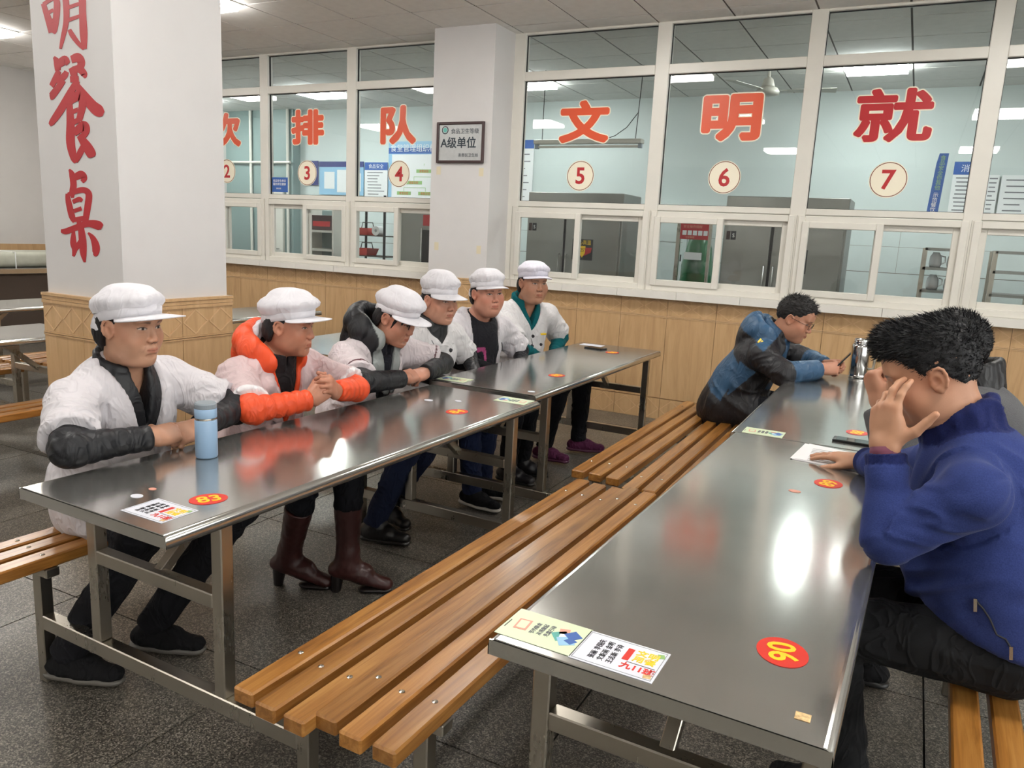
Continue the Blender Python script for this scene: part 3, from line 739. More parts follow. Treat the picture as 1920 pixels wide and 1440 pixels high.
# wall posters
def poster(name, x0, x1, z0, z1, label, head='blue_print', body='white_print', hh=.11, rows=8, title=None, rowmat='ink_grey'):
    p = MB().box((x0, 9.476, z0), (x1, 9.481, z1)).build(name, body); tag(p, label, 'poster')
    if hh: MB().box((x0, 9.474, z1-hh), (x1, 9.476, z1)).build('heading', head, p)
    if title: text_obj('print', title, hh*.62, 'white_print', T((x0+x1)/2, 9.4725, z1-hh/2) @ RX(PI/2), p)
    rg = random.Random(hash(round(x0*100)) & 0xffff)
    h = z1-z0-hh
    for r in range(rows):
        z = z1-hh-h*(r+.8)/(rows+.6); a = x0+(x1-x0)*(.1+.06*rg.random()); b = x0+(x1-x0)*(.55+.35*rg.random())
        MB().box((a, 9.4745, z-.006), (b, 9.476, z+.006)).build('print_line', rowmat, p)
    return p
p = poster('organisation_poster', -7.0, -6.05, 1.95, 2.73, 'large blue and white organisation chart behind the window numbered four', 'lightblue_print', 'white_print', .18, 0, '食堂管理组织机构')
MB().box((-7.0, 9.4735, 2.56), (-6.05, 9.4738, 2.64)).build('heading', 'blue_print', p)
MB().box((-7.0, 9.4745, 1.95), (-6.94, 9.476, 2.55)).build('edge_stripe', 'lightblue_print', p)
for (x, z, w) in ((-6.38, 2.32, .26), (-6.55, 2.16, .28), (-6.72, 2.01, .24), (-6.35, 2.01, .24)):
    q = MB().box((x-w/2, 9.4735, z-.024), (x+w/2, 9.476, z+.024)).build('chart_box', 'green_print', p)
    text_obj('print', '食堂主任', .04, 'red_print', T(x, 9.4722, z) @ RX(PI/2), p)
for (xa, za, xb, zb) in ((-6.38, 2.40, -6.38, 2.42), (-6.55, 2.19, -6.55, 2.24), (-6.55, 2.24, -6.2, 2.24), (-6.72, 2.04, -6.72, 2.09), (-6.72, 2.09, -6.35, 2.09), (-6.35, 2.04, -6.35, 2.09)):
    MB().box((min(xa, xb)-.003, 9.474, min(za, zb)-.003), (max(xa, xb)+.003, 9.476, max(za, zb)+.003)).build('chart_line', 'green_print', p)
poster('rules_poster', -7.43, -7.015, 1.95, 2.44, 'white rules poster with a blue heading left of the organisation chart', rows=8, title='食品安全')
p = poster('certificate_board', -8.3, -7.45, 1.96, 2.45, 'pale certificate board with a navy heading behind the window numbered three', 'navy_print', 'lightblue_print', .08, 0)
for k, (a, b, c, d) in enumerate(((-8.2, -8.0, 2.05, 2.3), (-7.95, -7.72, 2.0, 2.33), (-7.67, -7.5, 2.02, 2.28))):
    q = MB().box((a, 9.473, c), (b, 9.476, d)).build('certificate', 'white_print', p)
poster('navy_panel', -8.58, -8.32, 2.1, 2.46, 'narrow navy panel at the left of the certificate board', 'navy_print', 'navy_print', .05, 3, None, 'white_print')
poster('wall_poster', -4.95, -4.66, 1.93, 2.73, 'blue-topped white poster at the left edge of window five', rows=7)
poster('wall_poster', .21, .50, 1.94, 2.46, 'white notice with blue heading 消毒 behind the window numbered seven', rows=9, hh=.13, title='消毒')
poster('wall_poster', .53, .63, 1.87, 2.33, 'narrow white notice at the left edge of the rightmost window', rows=10, hh=0)
poster('wall_poster', .65, .98, 1.87, 2.33, 'wide white notice in the rightmost window', rows=7, hh=0)
# hanging tube lamp
hl = empty('hanging_lamp', (-3.2, 7.75, 2.455)); tag(hl, 'unlit tube lamp hanging on two cords in window five', 'lamp')
MB().box((-.60, -.05, .0), (.60, .05, .045)).build('housing', 'fan_white', hl, bevel=.008)
MB().tube([(-.56, 0, -.025), (.56, 0, -.025)], .013, 10).build('tube', 'upvc', hl)
for sx in (-1, 1):
    MB().box((sx*.575-.018, -.018, -.045), (sx*.575+.018, .018, 0)).build('lamp_holder', 'grey_lid', hl)
    MB().tube([(sx*.52, 0, .045), (sx*.52+(.03 if sx > 0 else 0), 0, H-2.455)], .004, 6).build('cord', 'dark_gap', hl)
MB().tube([(.53, 0, .30), (.42, 0, .16), (.30, 0, .08), (.2, 0, .05)], .004, 6).build('cable', 'dark_gap', hl)
# ceiling fan
fn = empty('ceiling_fan', (-1.50, 8.1, H)); tag(fn, 'cream ceiling fan behind the window numbered six', 'fan')
MB().tube([(0, 0, 0), (0, 0, -.12)], .014, 10).build('rod', 'fan_white', fn)
MB().lathe([(.02, -.10), (.045, -.12), (.06, -.17), (.065, -.19)][::-1], 20).build('canopy', 'fan_white', fn, smooth=True)
MB().lathe([(.05, -.27), (.11, -.262), (.115, -.235), (.09, -.2), (.04, -.188)], 24).build('motor', 'fan_white', fn, smooth=True)
for k in range(3):
    a = math.radians(8+120*k)
    b = MB().box((.09, -.02, -.002), (.2, .02, .002)).add([(.18,-.05,-.002),(.62,-.065,.006),(.62,.065,-.012),(.18,.05,-.008),(.18,-.05,.002),(.62,-.065,.01),(.62,.065,-.008),(.18,.05,-.004)],
        [(3,2,1,0),(4,5,6,7),(0,1,5,4),(1,2,6,5),(2,3,7,6),(3,0,4,7)]).build('blade', 'fan_white', fn); b.matrix_local = T(0, 0, -.225) @ RZ(a)
# ================================================================ canteen tables with benches
TWD, TLN, TZ = .60, 1.94, .76
def tabletop_mesh():
    # pressed steel sheet: long edges rolled, ends folded square
    r = .016; t = .034; w = TWD/2; n = 5
    prof = [(-w, TZ-t)]
    for k in range(n+1):
        a = PI - PI/2*k/n; prof.append((-w+r+r*math.cos(a), TZ-r+r*math.sin(a)))
    for k in range(n+1):
        a = PI/2 - PI/2*k/n; prof.append((w-r+r*math.cos(a), TZ-r+r*math.sin(a)))
    prof.append((w, TZ-t)); prof.append((w-.02, TZ-t)); prof.append((w-.02, TZ-t+.012)); prof.append((-w+.02, TZ-t+.012)); prof.append((-w+.02, TZ-t))
    m = MB(); N = len(prof); L = TLN/2
    ys = (-L, -L+.002, L-.002, L)
    vs = []
    for y in ys:
        dz = -.0015 if abs(y) == L else 0
        vs += [(x, y, z+(dz if z > TZ-.02 else 0)) for x, z in prof]
    fs = []
    for k in range(3):
        for i in range(N): fs.append((k*N+i, (k+1)*N+i, (k+1)*N+(i+1)%N, k*N+(i+1)%N))
    m.add(vs, fs)
    # folded end aprons
    m.box((-w+.002, -L, TZ-t), (w-.002, -L+.004, TZ-.004)).box((-w+.002, L-.004, TZ-t), (w-.002, L, TZ-.004))
    me = m.mesh('tabletop'); me.materials.append(MATS['steel_top'])
    bm = bmesh.new(); bm.from_mesh(me); bmesh.ops.recalc_face_normals(bm, faces=bm.faces); bm.to_mesh(me); bm.free(); me.update()
    for p in me.polygons: p.use_smooth = abs(p.normal.y) < .5 and abs(p.normal.z) < .98
    return me
TT_ME = tabletop_mesh()
def shared(name, mb, mat, bevel=0):
    o = mb.build(name, mat, bevel=bevel, bseg=1); me = o.data; bpy.data.objects.remove(o); return me
FY = TLN/2-.19          # centre of the end frames
PX = .285-.02           # table post centre
BLX = .562              # bench leg centre
POST = shared('table_post', MB().box((-.02, -.02, .235), (.02, .02, TZ-.022)), 'steel_leg', .003)
LEG = shared('leg', MB().box((-.02, -.02, 0), (.02, .02, .40)), 'steel_leg', .003)
LOW = shared('foot_rail', MB().box((-BLX+.02, -.02, .187), (BLX-.02, .02, .235)), 'steel_leg', .003)
UPR = shared('cross_rail', MB().box((-PX+.02, -.02, .487), (PX-.02, .02, .528)), 'steel_leg', .003)
SUP = shared('bench_bearer', MB().box((-.118, -.022, .37), (.118, .022, .40)), 'steel_leg', .003)
SLAT = shared('slat', MB().box((-.031, -TLN/2, .400), (.031, TLN/2, .440)), 'wood_slat', .005)
BOLT = MB().lathe([(.0075, .4395), (.0075, .4412), (.004, .4425), (.0035, .4412), (.0005, .4408)], 10, cap=False).mesh('bolt'); BOLT.materials.append(MATS['bolt_metal'])
BRACE = shared('knee_brace', MB().bar((0, 0, .507), (0, .26, TZ-.03), .03, .03, up=(1, 0, 0)), 'steel_leg', .002)
def table_unit(x, y, a, label, jitter, sides=(-1, 1), simple_=False):
    """(x, y): near-left corner of the top, a: yaw"""
    M = RZ(a); c = Vector((x, y, 0)) + M.to_3x3() @ Vector((TWD/2, TLN/2, 0))
    u = empty('canteen_table', c, a); tag(u, label, 'table', 'steel canteen tables with attached benches')
    inst('tabletop', TT_ME, u)
    for s in (-1, 1):
        for q in (-1, 1):
            inst('table_post', POST, u, T(q*PX, s*FY))
            if q in sides: inst('leg', LEG, u, T(q*BLX, s*FY)); inst('bench_bearer', SUP, u, T(q*.618, s*FY))
        inst('foot_rail', LOW, u, T(0, s*FY)); inst('cross_rail', UPR, u, T(0, s*FY))
        inst('knee_brace', BRACE, u, T(0, s*FY) @ (RZ(PI) if s > 0 else Matrix.Identity(4)))
    rg = random.Random(jitter)
    for q in sides:
        for k in range(3):
            s_ = inst('slat', SLAT, u, T(q*(.533+.0855*k), rg.uniform(-.012, .012), rg.uniform(-.001, .0015)))
            if not simple_:
                for e in (-1, 1): inst('bolt', BOLT, s_, T(rg.uniform(-.004, .004), e*FY+rg.uniform(-.006, .006)))
    return u
R_ = math.radians
tA1 = table_unit(-2.0774, 1.1749, R_(-1.473), 'steel table with benches, numbered 83, beside the tiled pillar', 1)
tA2 = table_unit(-2.1007, 3.2152, R_(-.549), 'steel table with benches by the window wall, where three staff sit', 2)
tB1 = table_unit(-.6144, 1.1638, R_(-1.339), 'nearest steel table with benches, numbered 90', 3)
tB2 = table_unit(-.5811, 3.105, 0, 'steel table with benches holding the open flask, by the window wall', 4)
tC1 = table_unit(-5.16, 1.19, 0, 'steel table with benches partly hidden left of the pillar', 5, simple_=True)
tC2 = table_unit(-6.68, 3.2, 0, 'steel table farther behind the pillar at the left edge', 6, simple_=True)
tC0 = table_unit(-5.16, 3.3, 0, 'steel table with benches directly behind the pillar', 8, simple_=True)
tC3 = table_unit(-3.55, 3.45, 0, 'steel table between the pillar and the window wall', 7, sides=(-1,), simple_=True)
# far counter with cloth bale and dark front
fc = empty('serving_counter', (-9.3, 5.4, 0)); tag(fc, 'steel-topped counter with dark front at the far left wall', 'counter')
MB().box((-.45, -1.3, .80), (.45, .9, .86)).build('countertop', 'steel_top', fc, bevel=.005)
MB().box((-.4, -1.25, 0), (.4, .85, .80)).build('front_panel', 'dark_counter', fc)
bl = MB().box((-.28, -.55, 0), (.28, .55, .17))
o = bl.build('cloth_bale', 'cloth_bale', bevel=.05, bseg=4, smooth=True); o.location = (-9.3, 5.55, .861); tag(o, 'folded pale green cloth bundle on the far left counter', 'bundle')
m = MB().tube([(-.29, -.3, .0), (-.292, -.3, .17), (.292, -.3, .17), (.292, -.3, 0)], .006); m.build('strap', 'white_print', o)

# ---------------------------------------------------------------- stickers and cards on the tables
def on_table(x, y, dz=.0004): return (x, y, TZ+dz)
def num_sticker(x, y, rz, txt, label, r=.042):
    e = empty('table_number', on_table(x, y), rz); tag(e, label, 'sticker', 'red table number stickers')
    MB().lathe([(.0005, 0), (r, 0), (r, .0006), (.0005, .0006)], 32, Matrix.Diagonal((1.18, 1, 1, 1)), cap=False).build('disc', 'red_print', e)
    if txt: text_obj('numeral', txt, r*1.55, 'yellow_print', T(0, 0, .001), e, offset=.0012)
    return e
num_sticker(-1.597, 1.389, R_(64), '83', 'red oval sticker numbered 83 at the left table corner')
num_sticker(-.128, 1.407, R_(103), '90', 'red oval sticker numbered 90 in yellow on the nearest table', .046)
num_sticker(-.161, 2.585, R_(76), '89', 'red oval sticker numbered 89 in yellow beside the paper')
num_sticker(-1.616, 2.69, R_(70), '84', 'red oval table sticker near the crossed arms of the person in the hooded coat')
num_sticker(-1.646, 3.768, R_(70), '85', 'red oval table sticker in front of the staff at the window table')
num_sticker(-1.715, 4.819, R_(70), '86', 'red oval table sticker beyond the phone at the window table')
num_sticker(-.13, 3.42, R_(80), '88', 'red oval table sticker beyond the phone by the raised hand')
def dot(x, y, mat, label, r=.014, sx=1.3):
    o = MB().lathe([(.0005, 0), (r, 0), (r, .0006), (.0005, .0006)], 18, Matrix.Diagonal((sx, 1, 1, 1)), cap=False).build('round_sticker', mat); o.location = on_table(x, y); tag(o, label, 'sticker', 'small round stickers on the tables')
dot(-1.78, 1.36, 'pink_print', 'tiny orange dot sticker on the table numbered 83', .009)
dot(-1.765, 1.30, 'white_card', 'small white and red oval sticker beside the number 83')
dot(-.244, 2.436, 'pink_print', 'small pink oval sticker beside the number 89')
dot(-1.83, 2.80, 'white_card', 'small white oval sticker nearest the crossed black sleeves', .016)
dot(-1.72, 2.87, 'white_card', 'small white oval sticker right of the crossed black sleeves', .012)
dot(-1.56, 3.28, 'white_card', 'small white round sticker on the near corner of the window table', .014)
def card(x, y, rz, w, h, mat, label, name='table_card'):
    o = MB().box((-w/2, -h/2, 0), (w/2, h/2, .0007)).build(name, mat); o.location = on_table(x, y); o.rotation_euler = (0, 0, rz); tag(o, label, 'card', 'printed cards stuck on the tables')
    return o
def chip(parent, x, y, w, h, mat, rot=0, z=.0008):
    o = MB().box((-w/2, -h/2, 0), (w/2, h/2, .0004)).build('print', mat, parent); o.matrix_local = T(x, y, z) @ RZ(rot); return o
def class_card(x, y, rz, label):
    c = card(x, y, rz, .155, .11, 'white_card', label)
    for a in ((0, .05, .148, .0012), (0, -.05, .148, .0012), (.073, 0, .0012, .1), (-.073, 0, .0012, .1)): chip(c, a[0], a[1], a[2], a[3], 'grey_print')
    text_obj('print', '文明', .021, 'yellow_print', T(.044, .027, .001), c, offset=.0004); text_obj('print', '用餐', .021, 'yellow_print', T(.044, .005, .001), c, offset=.0004)
    text_obj('print', '九11班', .021, 'red_print', T(.041, -.026, .001), c, offset=.0005)
    chip(c, .012, .012, .012, .042, 'red_print'); chip(c, .043, -.0125, .052, .0014, 'ink')
    chip(c, .066, .036, .012, .014, 'green_print', .4); chip(c, .064, -.04, .014, .012, 'sticker_worn', .2)
    for k, t in enumerate(('王志新 李诗', '文新雨 金明', '张丽 李国庆')):
        text_obj('print', t, .0135, 'ink', T(-.01-.017*k, 0, .001) @ RZ(PI/2), c)
    return c
def green_card(x, y, rz, label, w=.155, h=.11):
    c = card(x, y, rz, w, h, 'palegreen_card', label)
    k = w/.155
    for (a, b, s, mt, r) in ((.035, .0, .030, 'teal_print', .7), (.055, .012, .026, 'blue_print', .9), (.05, -.012, .03, 'lightblue_print', .6), (.035, .018, .02, 'pink_print', .3), (.042, 0, .02, 'white_card', .2), (.058, -.008, .018, 'blue_print', 1.1)):
        chip(c, a*k, b*k, s*k, s*k, mt, r, .0008+.0001*abs(a))
    chip(c, -.045*k, 0, .026*k, .04*k, 'pink_print', .1); chip(c, -.045*k, 0, .018*k, .030*k, 'palegreen_card', .1, .0012)
    for j, t in enumerate(('节约粮食', '从我做起', '光盘行动')):
        text_obj('print', t, .011*k, 'ink_grey', T((-.018+.014*j)*k, .002*j, .001) @ RZ(PI/2), c)
    chip(c, -.072*k, -.01*k, .0016, .03*k, 'ink')
    return c
class_card(-1.628, 1.262, R_(-1), 'white class card with red print at the corner of the table numbered 83')
class_card(-.382, 1.232, R_(-1), 'white class card with red print on the table numbered 90')
green_card(-.535, 1.238, R_(-1.3), 'pale green printed card at the corner of the table numbered 90')
green_card(-.46, 3.165, 0, 'pale green printed card where the two right tables meet')
green_card(-1.53, 3.04, R_(180), 'pale green printed card at the far corner of the table numbered 83')
green_card(-2.0, 3.30, R_(180), 'pale green printed card at the near edge of the window table')
card(-1.95, 5.05, 0, .16, .09, 'white_card', 'pale card at the far edge of the window table beyond the phone')
o = MB().box((-.012, -.011, 0), (.012, .011, .0006)).build('worn_label', 'sticker_worn'); o.location = on_table(-.068, 1.215); tag(o, 'torn brown and cream label scrap at the near corner', 'sticker')

# ---------------------------------------------------------------- small things on the tables
bt = empty('water_bottle', (-1.905, 1.655, TZ+.0003)); tag(bt, 'light blue insulated bottle with grey lid on the left table', 'bottle')
MB().lathe([(.030, 0), (.0335, .004), (.0335, .118), (.031, .123)], 32).build('body', 'lightblue_plastic', bt, smooth=True)
MB().lathe([(.0315, .122), (.0318, .125), (.0315, .128)], 32).build('ring', 'bolt_metal', bt)
MB().lathe([(.0325, .128), (.0335, .131), (.0335, .156), (.032, .158)], 32).build('collar', 'lightblue_plastic', bt, smooth=True)
MB().lathe([(.033, .158), (.0335, .160), (.033, .172), (.029, .176), (.001, .1765)], 32).build('lid', 'grey_lid', bt)
th = empty('steel_flask', (-.229, 4.985, TZ+.0003)); tag(th, 'open stainless flask with a side handle on the right far table', 'flask')
MB().lathe([(.046, 0), (.052, .004), (.052, .016), (.050, .018), (.0515, .021), (.0515, .185), (.048, .196), (.044, .199)], 32).build('body', 'chrome', th, smooth=True)
MB().lathe([(.040, .198), (.044, .2), (.044, .205), (.041, .208), (.044, .211), (.044, .216), (.041, .219), (.043, .224), (.040, .230), (.036, .230), (.036, .2)], 28, cap=False).build('neck', 'chrome', th, smooth=True)
h_ = MB().tube([(.050, .0, .17), (.078, 0, .165), (.080, 0, .10), (.078, 0, .06), (.050, 0, .055)], .008, 8).build('handle', 'steel_leg', th, smooth=True)
def phone(x, y, rz, label, z=TZ+.0003):
    e = empty('mobile_phone', (x, y, z), rz); tag(e, label, 'phone')
    MB().box((-.035, -.071, 0), (.035, .071, .0085)).build('body', 'black_plastic', e, bevel=.003)
    MB().box((-.032, -.062, .0086), (.032, .058, .0090)).build('screen', 'screen_glass', e)
    MB().lathe([(.0005, .0086), (.006, .0086), (.006, .0092), (.0005, .0092)], 14, T(0, -.0665), cap=False).build('home_button', 'grey_lid', e)
    return e
phone(-.135, 3.23, R_(88), 'black phone with a white button end lying beyond the paper')
phone(-1.865, 4.90, R_(80), 'dark phone in an open case on the window table')
pp = MB()
pts = [(-.305, 2.815), (-.285, 3.07), (-.075, 3.02), (-.08, 2.79)]
for k in range(4): pp.prism([(x+.003*k*(1 if k % 2 else -1), y+.002*k) for x, y in pts], TZ+.0005+.0012*k, TZ+.0015+.0012*k)
o = pp.build('paper_stack', 'paper'); tag(o, 'few white printed sheets under the hand on the nearest table', 'paper')
for k in range(9):
    y = 3.0-.022*k; MB().box((-.255+.003*k*0, y-.002, TZ+.0053), (-.255+.13+.02*math.sin(k*3.1), y+.002, TZ+.0056)).build('print_line', 'ink_grey', o)
# ================================================================ people: implicit-surface modelling kit
def V3(*a): return np.array(a if len(a) > 1 else a[0], float)
def unit(v): v = np.asarray(v, float); return v/(np.linalg.norm(v)+1e-12)
class Field:
    """samples a signed distance on a grid and skins it (surface nets)"""
    def __init__(s, lo, hi, h):
        s.h = h; s.lo = np.asarray(lo, float); n = np.ceil((np.asarray(hi, float)-s.lo)/h).astype(int)+1
        s.n = n; s.ax = [s.lo[i]+h*np.arange(n[i]) for i in range(3)]
        s.F = np.full(n, .05, np.float32)
    def _sl(s, lo, hi):
        r = []
        for i in range(3):
            a = max(0, int((lo[i]-s.lo[i])/s.h)-1); b = min(s.n[i], int((hi[i]-s.lo[i])/s.h)+3)
            if b <= a: return None
            r.append(slice(a, b))
        return tuple(r)
    def apply(s, fn, lo, hi, k, op='u'):
        m = k+3*s.h
        sl = s._sl(np.asarray(lo)-m, np.asarray(hi)+m)
        if sl is None: return s
        x = s.ax[0][sl[0]][:, None, None]; y = s.ax[1][sl[1]][None, :, None]; z = s.ax[2][sl[2]][None, None, :]
        d = fn(x, y, z); F = s.F[sl]
        if op == 'u':
            if k > 0: h = np.clip(.5+.5*(F-d)/k, 0, 1); s.F[sl] = F+(d-F)*h-k*h*(1-h)
            else: s.F[sl] = np.minimum(F, d)
        else:
            d = -d
            if k > 0: h = np.clip(.5-.5*(F-d)/k, 0, 1); s.F[sl] = F+(d-F)*h+k*h*(1-h)
            else: s.F[sl] = np.maximum(F, d)
        return s
    def cone(s, a, b, ra, rb, k=.02, n=None, sc=1.0, op='u'):
        a = V3(a); b = V3(b); ba = b-a; L2 = ba@ba+1e-12; R = max(ra, rb)
        def fn(x, y, z):
            px, py, pz = x-a[0], y-a[1], z-a[2]
            t = np.clip((px*ba[0]+py*ba[1]+pz*ba[2])/L2, 0, 1)
            wx, wy, wz = px-t*ba[0], py-t*ba[1], pz-t*ba[2]; r = ra+(rb-ra)*t
            d2 = wx*wx+wy*wy+wz*wz
            if n is not None:
                wn = wx*n[0]+wy*n[1]+wz*n[2]; d2 = d2+wn*wn*(1/sc**2-1)
                d = (np.sqrt(d2)-r)
                return d*(.5+.5*sc)
            return np.sqrt(d2)-r
        return s.apply(fn, np.minimum(a, b)-R, np.maximum(a, b)+R, k, op)
    def ell(s, c, r, k=.02, R=None, op='u'):
        c = V3(c); r = V3(r); ext = np.full(3, r.max()) if R is not None else r
        def fn(x, y, z):
            px, py, pz = x-c[0], y-c[1], z-c[2]
            if R is not None:
                px, py, pz = (px*R[0][0]+py*R[0][1]+pz*R[0][2], px*R[1][0]+py*R[1][1]+pz*R[1][2], px*R[2][0]+py*R[2][1]+pz*R[2][2])
            k0 = np.sqrt((px/r[0])**2+(py/r[1])**2+(pz/r[2])**2)+1e-9
            k1 = np.sqrt((px/r[0]**2)**2+(py/r[1]**2)**2+(pz/r[2]**2)**2)+1e-9
            return k0*(k0-1)/k1
        return s.apply(fn, c-ext, c+ext, k, op)
    def func(s, fn, lo, hi, k=0, op='u'): return s.apply(fn, lo, hi, k, op)
    def skin(s):
        F = s.F; F[0] = F[-1] = .05; F[:, 0] = F[:, -1] = .05; F[:, :, 0] = F[:, :, -1] = .05
        S = F < 0
        c = np.zeros(np.array(F.shape)-1, np.int8)
        for i in (0, 1):
            for j in (0, 1):
                for k in (0, 1): c += S[i:F.shape[0]-1+i, j:F.shape[1]-1+j, k:F.shape[2]-1+k]
        act = (c > 0) & (c < 8); ids = np.argwhere(act)
        idx = np.full(act.shape, -1, np.int64); idx[act] = np.arange(len(ids))
        pos = np.zeros((len(ids), 3)); cnt = np.zeros(len(ids))
        corner = [(i, j, k) for i in (0, 1) for j in (0, 1) for k in (0, 1)]
        val = {o: F[ids[:, 0]+o[0], ids[:, 1]+o[1], ids[:, 2]+o[2]] for o in corner}
        for a in corner:
            for ax in range(3):
                if a[ax]: continue
                b = list(a); b[ax] = 1; b = tuple(b)
                va, vb = val[a], val[b]; cr = (va < 0) != (vb < 0)
                t = np.where(cr, va/np.where(cr, va-vb, 1), 0)
                q = np.array(a, float)[None, :]+0*pos; q[:, ax] = t
                pos += q*cr[:, None]; cnt += cr
        v = s.lo+(ids+pos/cnt[:, None])*s.h
        fs = []
        for ax in range(3):
            o = [0, 1, 2]; o.remove(ax); u, w = o
            sl0 = [slice(1, -1)]*3; sl0[ax] = slice(0, -1); sl1 = list(sl0); sl1[ax] = slice(1, None)
            A = S[tuple(sl0)]; B = S[tuple(sl1)]; e = np.argwhere(A != B)
            if not len(e): continue
            g = e.copy(); g[:, u] += 1; g[:, w] += 1
            inside = S[g[:, 0], g[:, 1], g[:, 2]]
            def cell(du, dw):
                q = g.copy(); q[:, u] += du; q[:, w] += dw; return idx[q[:, 0], q[:, 1], q[:, 2]]
            quad = np.stack([cell(-1, -1), cell(0, -1), cell(0, 0), cell(-1, 0)], 1)
            flip = inside if ax != 1 else ~inside
            quad = np.where(flip[:, None], quad, quad[:, ::-1])
            fs.append(quad)
        f = np.concatenate(fs); f = f[(f >= 0).all(1)]
        return v, f
def vnormals(v, f):
    n = np.zeros_like(v); a = np.cross(v[f[:, 2]]-v[f[:, 0]], v[f[:, 3]]-v[f[:, 1]])
    for i in range(4): np.add.at(n, f[:, i], a)
    return n/(np.linalg.norm(n, axis=1, keepdims=True)+1e-12)
def _hash(i, j, k):
    h = (i*374761393+j*668265263+k*2147483647) & 0xffffffff
    h = ((h ^ (h >> 13))*1274126177) & 0xffffffff
    return ((h ^ (h >> 16)) & 0xffff)/65535.0
def vnoise(p):
    p = np.asarray(p, float); i = np.floor(p).astype(np.int64); f = p-i; f = f*f*(3-2*f); r = 0
    for a in (0, 1):
        for b in (0, 1):
            for c in (0, 1):
                w = (f[:, 0] if a else 1-f[:, 0])*(f[:, 1] if b else 1-f[:, 1])*(f[:, 2] if c else 1-f[:, 2])
                r = r+w*_hash(i[:, 0]+a, i[:, 1]+b, i[:, 2]+c)
    return r*2-1
def smooth_verts(v, f, it=1, lam=.5):
    for _ in range(it):
        a = np.zeros_like(v); c = np.zeros(len(v))
        for i in range(4):
            for j in (1, 3):
                np.add.at(a, f[:, i], v[f[:, (i+j) % 4]]); np.add.at(c, f[:, i], 1)
        v = v+lam*(a/np.maximum(c, 1)[:, None]-v)
    return v
def np_mesh(name, v, f, mat, root, col=None, parent=None, origin=None, smooth=True):
    org = np.asarray(origin if origin is not None else (0, 0, 0), float)
    me = bpy.data.meshes.new(name); nv, nf = len(v), len(f)
    me.vertices.add(nv); me.vertices.foreach_set('co', (np.asarray(v)-org).astype(np.float32).ravel())
    me.loops.add(nf*4); me.loops.foreach_set('vertex_index', np.asarray(f, np.int32).ravel())
    me.polygons.add(nf); me.polygons.foreach_set('loop_start', np.arange(0, nf*4, 4, dtype=np.int32))
    me.update(calc_edges=True)
    if smooth: me.polygons.foreach_set('use_smooth', np.ones(nf, bool))
    if col is not None:
        at = me.color_attributes.new('Col', 'FLOAT_COLOR', 'POINT')
        c4 = np.ones((nv, 4), np.float32); c4[:, :3] = col; at.data.foreach_set('color', c4.ravel())
    me.materials.append(MATS[mat]); me.validate(); me.update()
    o = bpy.data.objects.new(name, me); COL.objects.link(o)
    if parent is not None: o.parent = parent
    return o
def lin(r, g, b): return np.array(srgb(r, g, b)[:3])

def vcol_mat(name, rough, bscale, bstr, sheen=0.0, sss=0.0, spec=.4, weave=False, wrinkle=0.0):
    m, nt, b = new_mat(name)
    at = nt.nodes.new('ShaderNodeAttribute'); at.attribute_name = 'Col'
    co = coords(nt)
    n = node(nt, 'ShaderNodeTexNoise', Scale=bscale, Detail=4.0, Roughness=.6); nt.links.new(co, n.inputs['Vector'])
    n2 = node(nt, 'ShaderNodeTexNoise', Scale=14.0, Detail=3.0); nt.links.new(co, n2.inputs['Vector'])
    mul = nt.nodes.new('ShaderNodeMix'); mul.data_type = 'RGBA'; mul.blend_type = 'MULTIPLY'; mul.inputs[0].default_value = 1.0
    nt.links.new(at.outputs['Color'], mul.inputs[6])
    v = .06 if not weave else .22
    nt.links.new(ramp(nt, n.outputs['Fac'] if weave else n2.outputs['Fac'], [(.3, (1-v,)*3+(1,)), (.7, (1+v*.6,)*3+(1,))]), mul.inputs[7])
    nt.links.new(mul.outputs[2], b.inputs['Base Color'])
    b.inputs['Roughness'].default_value = rough; b.inputs['Specular IOR Level'].default_value = spec
    if sheen: b.inputs['Sheen Weight'].default_value = sheen; b.inputs['Sheen Roughness'].default_value = .4
    if sss: b.inputs['Subsurface Weight'].default_value = sss; b.inputs['Subsurface Radius'].default_value = (.012, .005, .003); b.inputs['Subsurface Scale'].default_value = .6
    if wrinkle:
        mp = coords(nt, (1, 1, .55)); w = node(nt, 'ShaderNodeTexNoise', Scale=13.0, Detail=1.5, Distortion=1.6); nt.links.new(mp, w.inputs['Vector'])
        rr = ramp(nt, w.outputs['Fac'], [(.40, (0, 0, 0, 1)), (.50, (1, 1, 1, 1)), (.60, (0, 0, 0, 1))])
        b1 = nt.nodes.new('ShaderNodeBump'); b1.inputs['Strength'].default_value = wrinkle; b1.inputs['Distance'].default_value = .012; nt.links.new(rr, b1.inputs['Height'])
        b2 = nt.nodes.new('ShaderNodeBump'); b2.inputs['Strength'].default_value = bstr; b2.inputs['Distance'].default_value = .0015; nt.links.new(n.outputs['Fac'], b2.inputs['Height'])
        nt.links.new(b1.outputs[0], b2.inputs['Normal']); nt.links.new(b2.outputs[0], b.inputs['Normal'])
    else: bump(nt, b, n.outputs['Fac'], bstr, .0015)
    return m
vcol_mat('skin', .48, 420, .12, sss=0.0, spec=.45)
vcol_mat('cotton', .78, 900, .15, sheen=.10, spec=.25, wrinkle=.35)
vcol_mat('cap_cotton', .8, 900, .12, sheen=.1, spec=.2, wrinkle=.16)
vcol_mat('nylon', .46, 260, .12, spec=.4, wrinkle=.22)
vcol_mat('wool', .95, 330, .5, sheen=.08, spec=.1, weave=True)
vcol_mat('trouser', .85, 500, .2, spec=.2, wrinkle=.4)
vcol_mat('leather', .36, 220, .2, spec=.5)
vcol_mat('hair', .55, 300, .35, spec=.35)

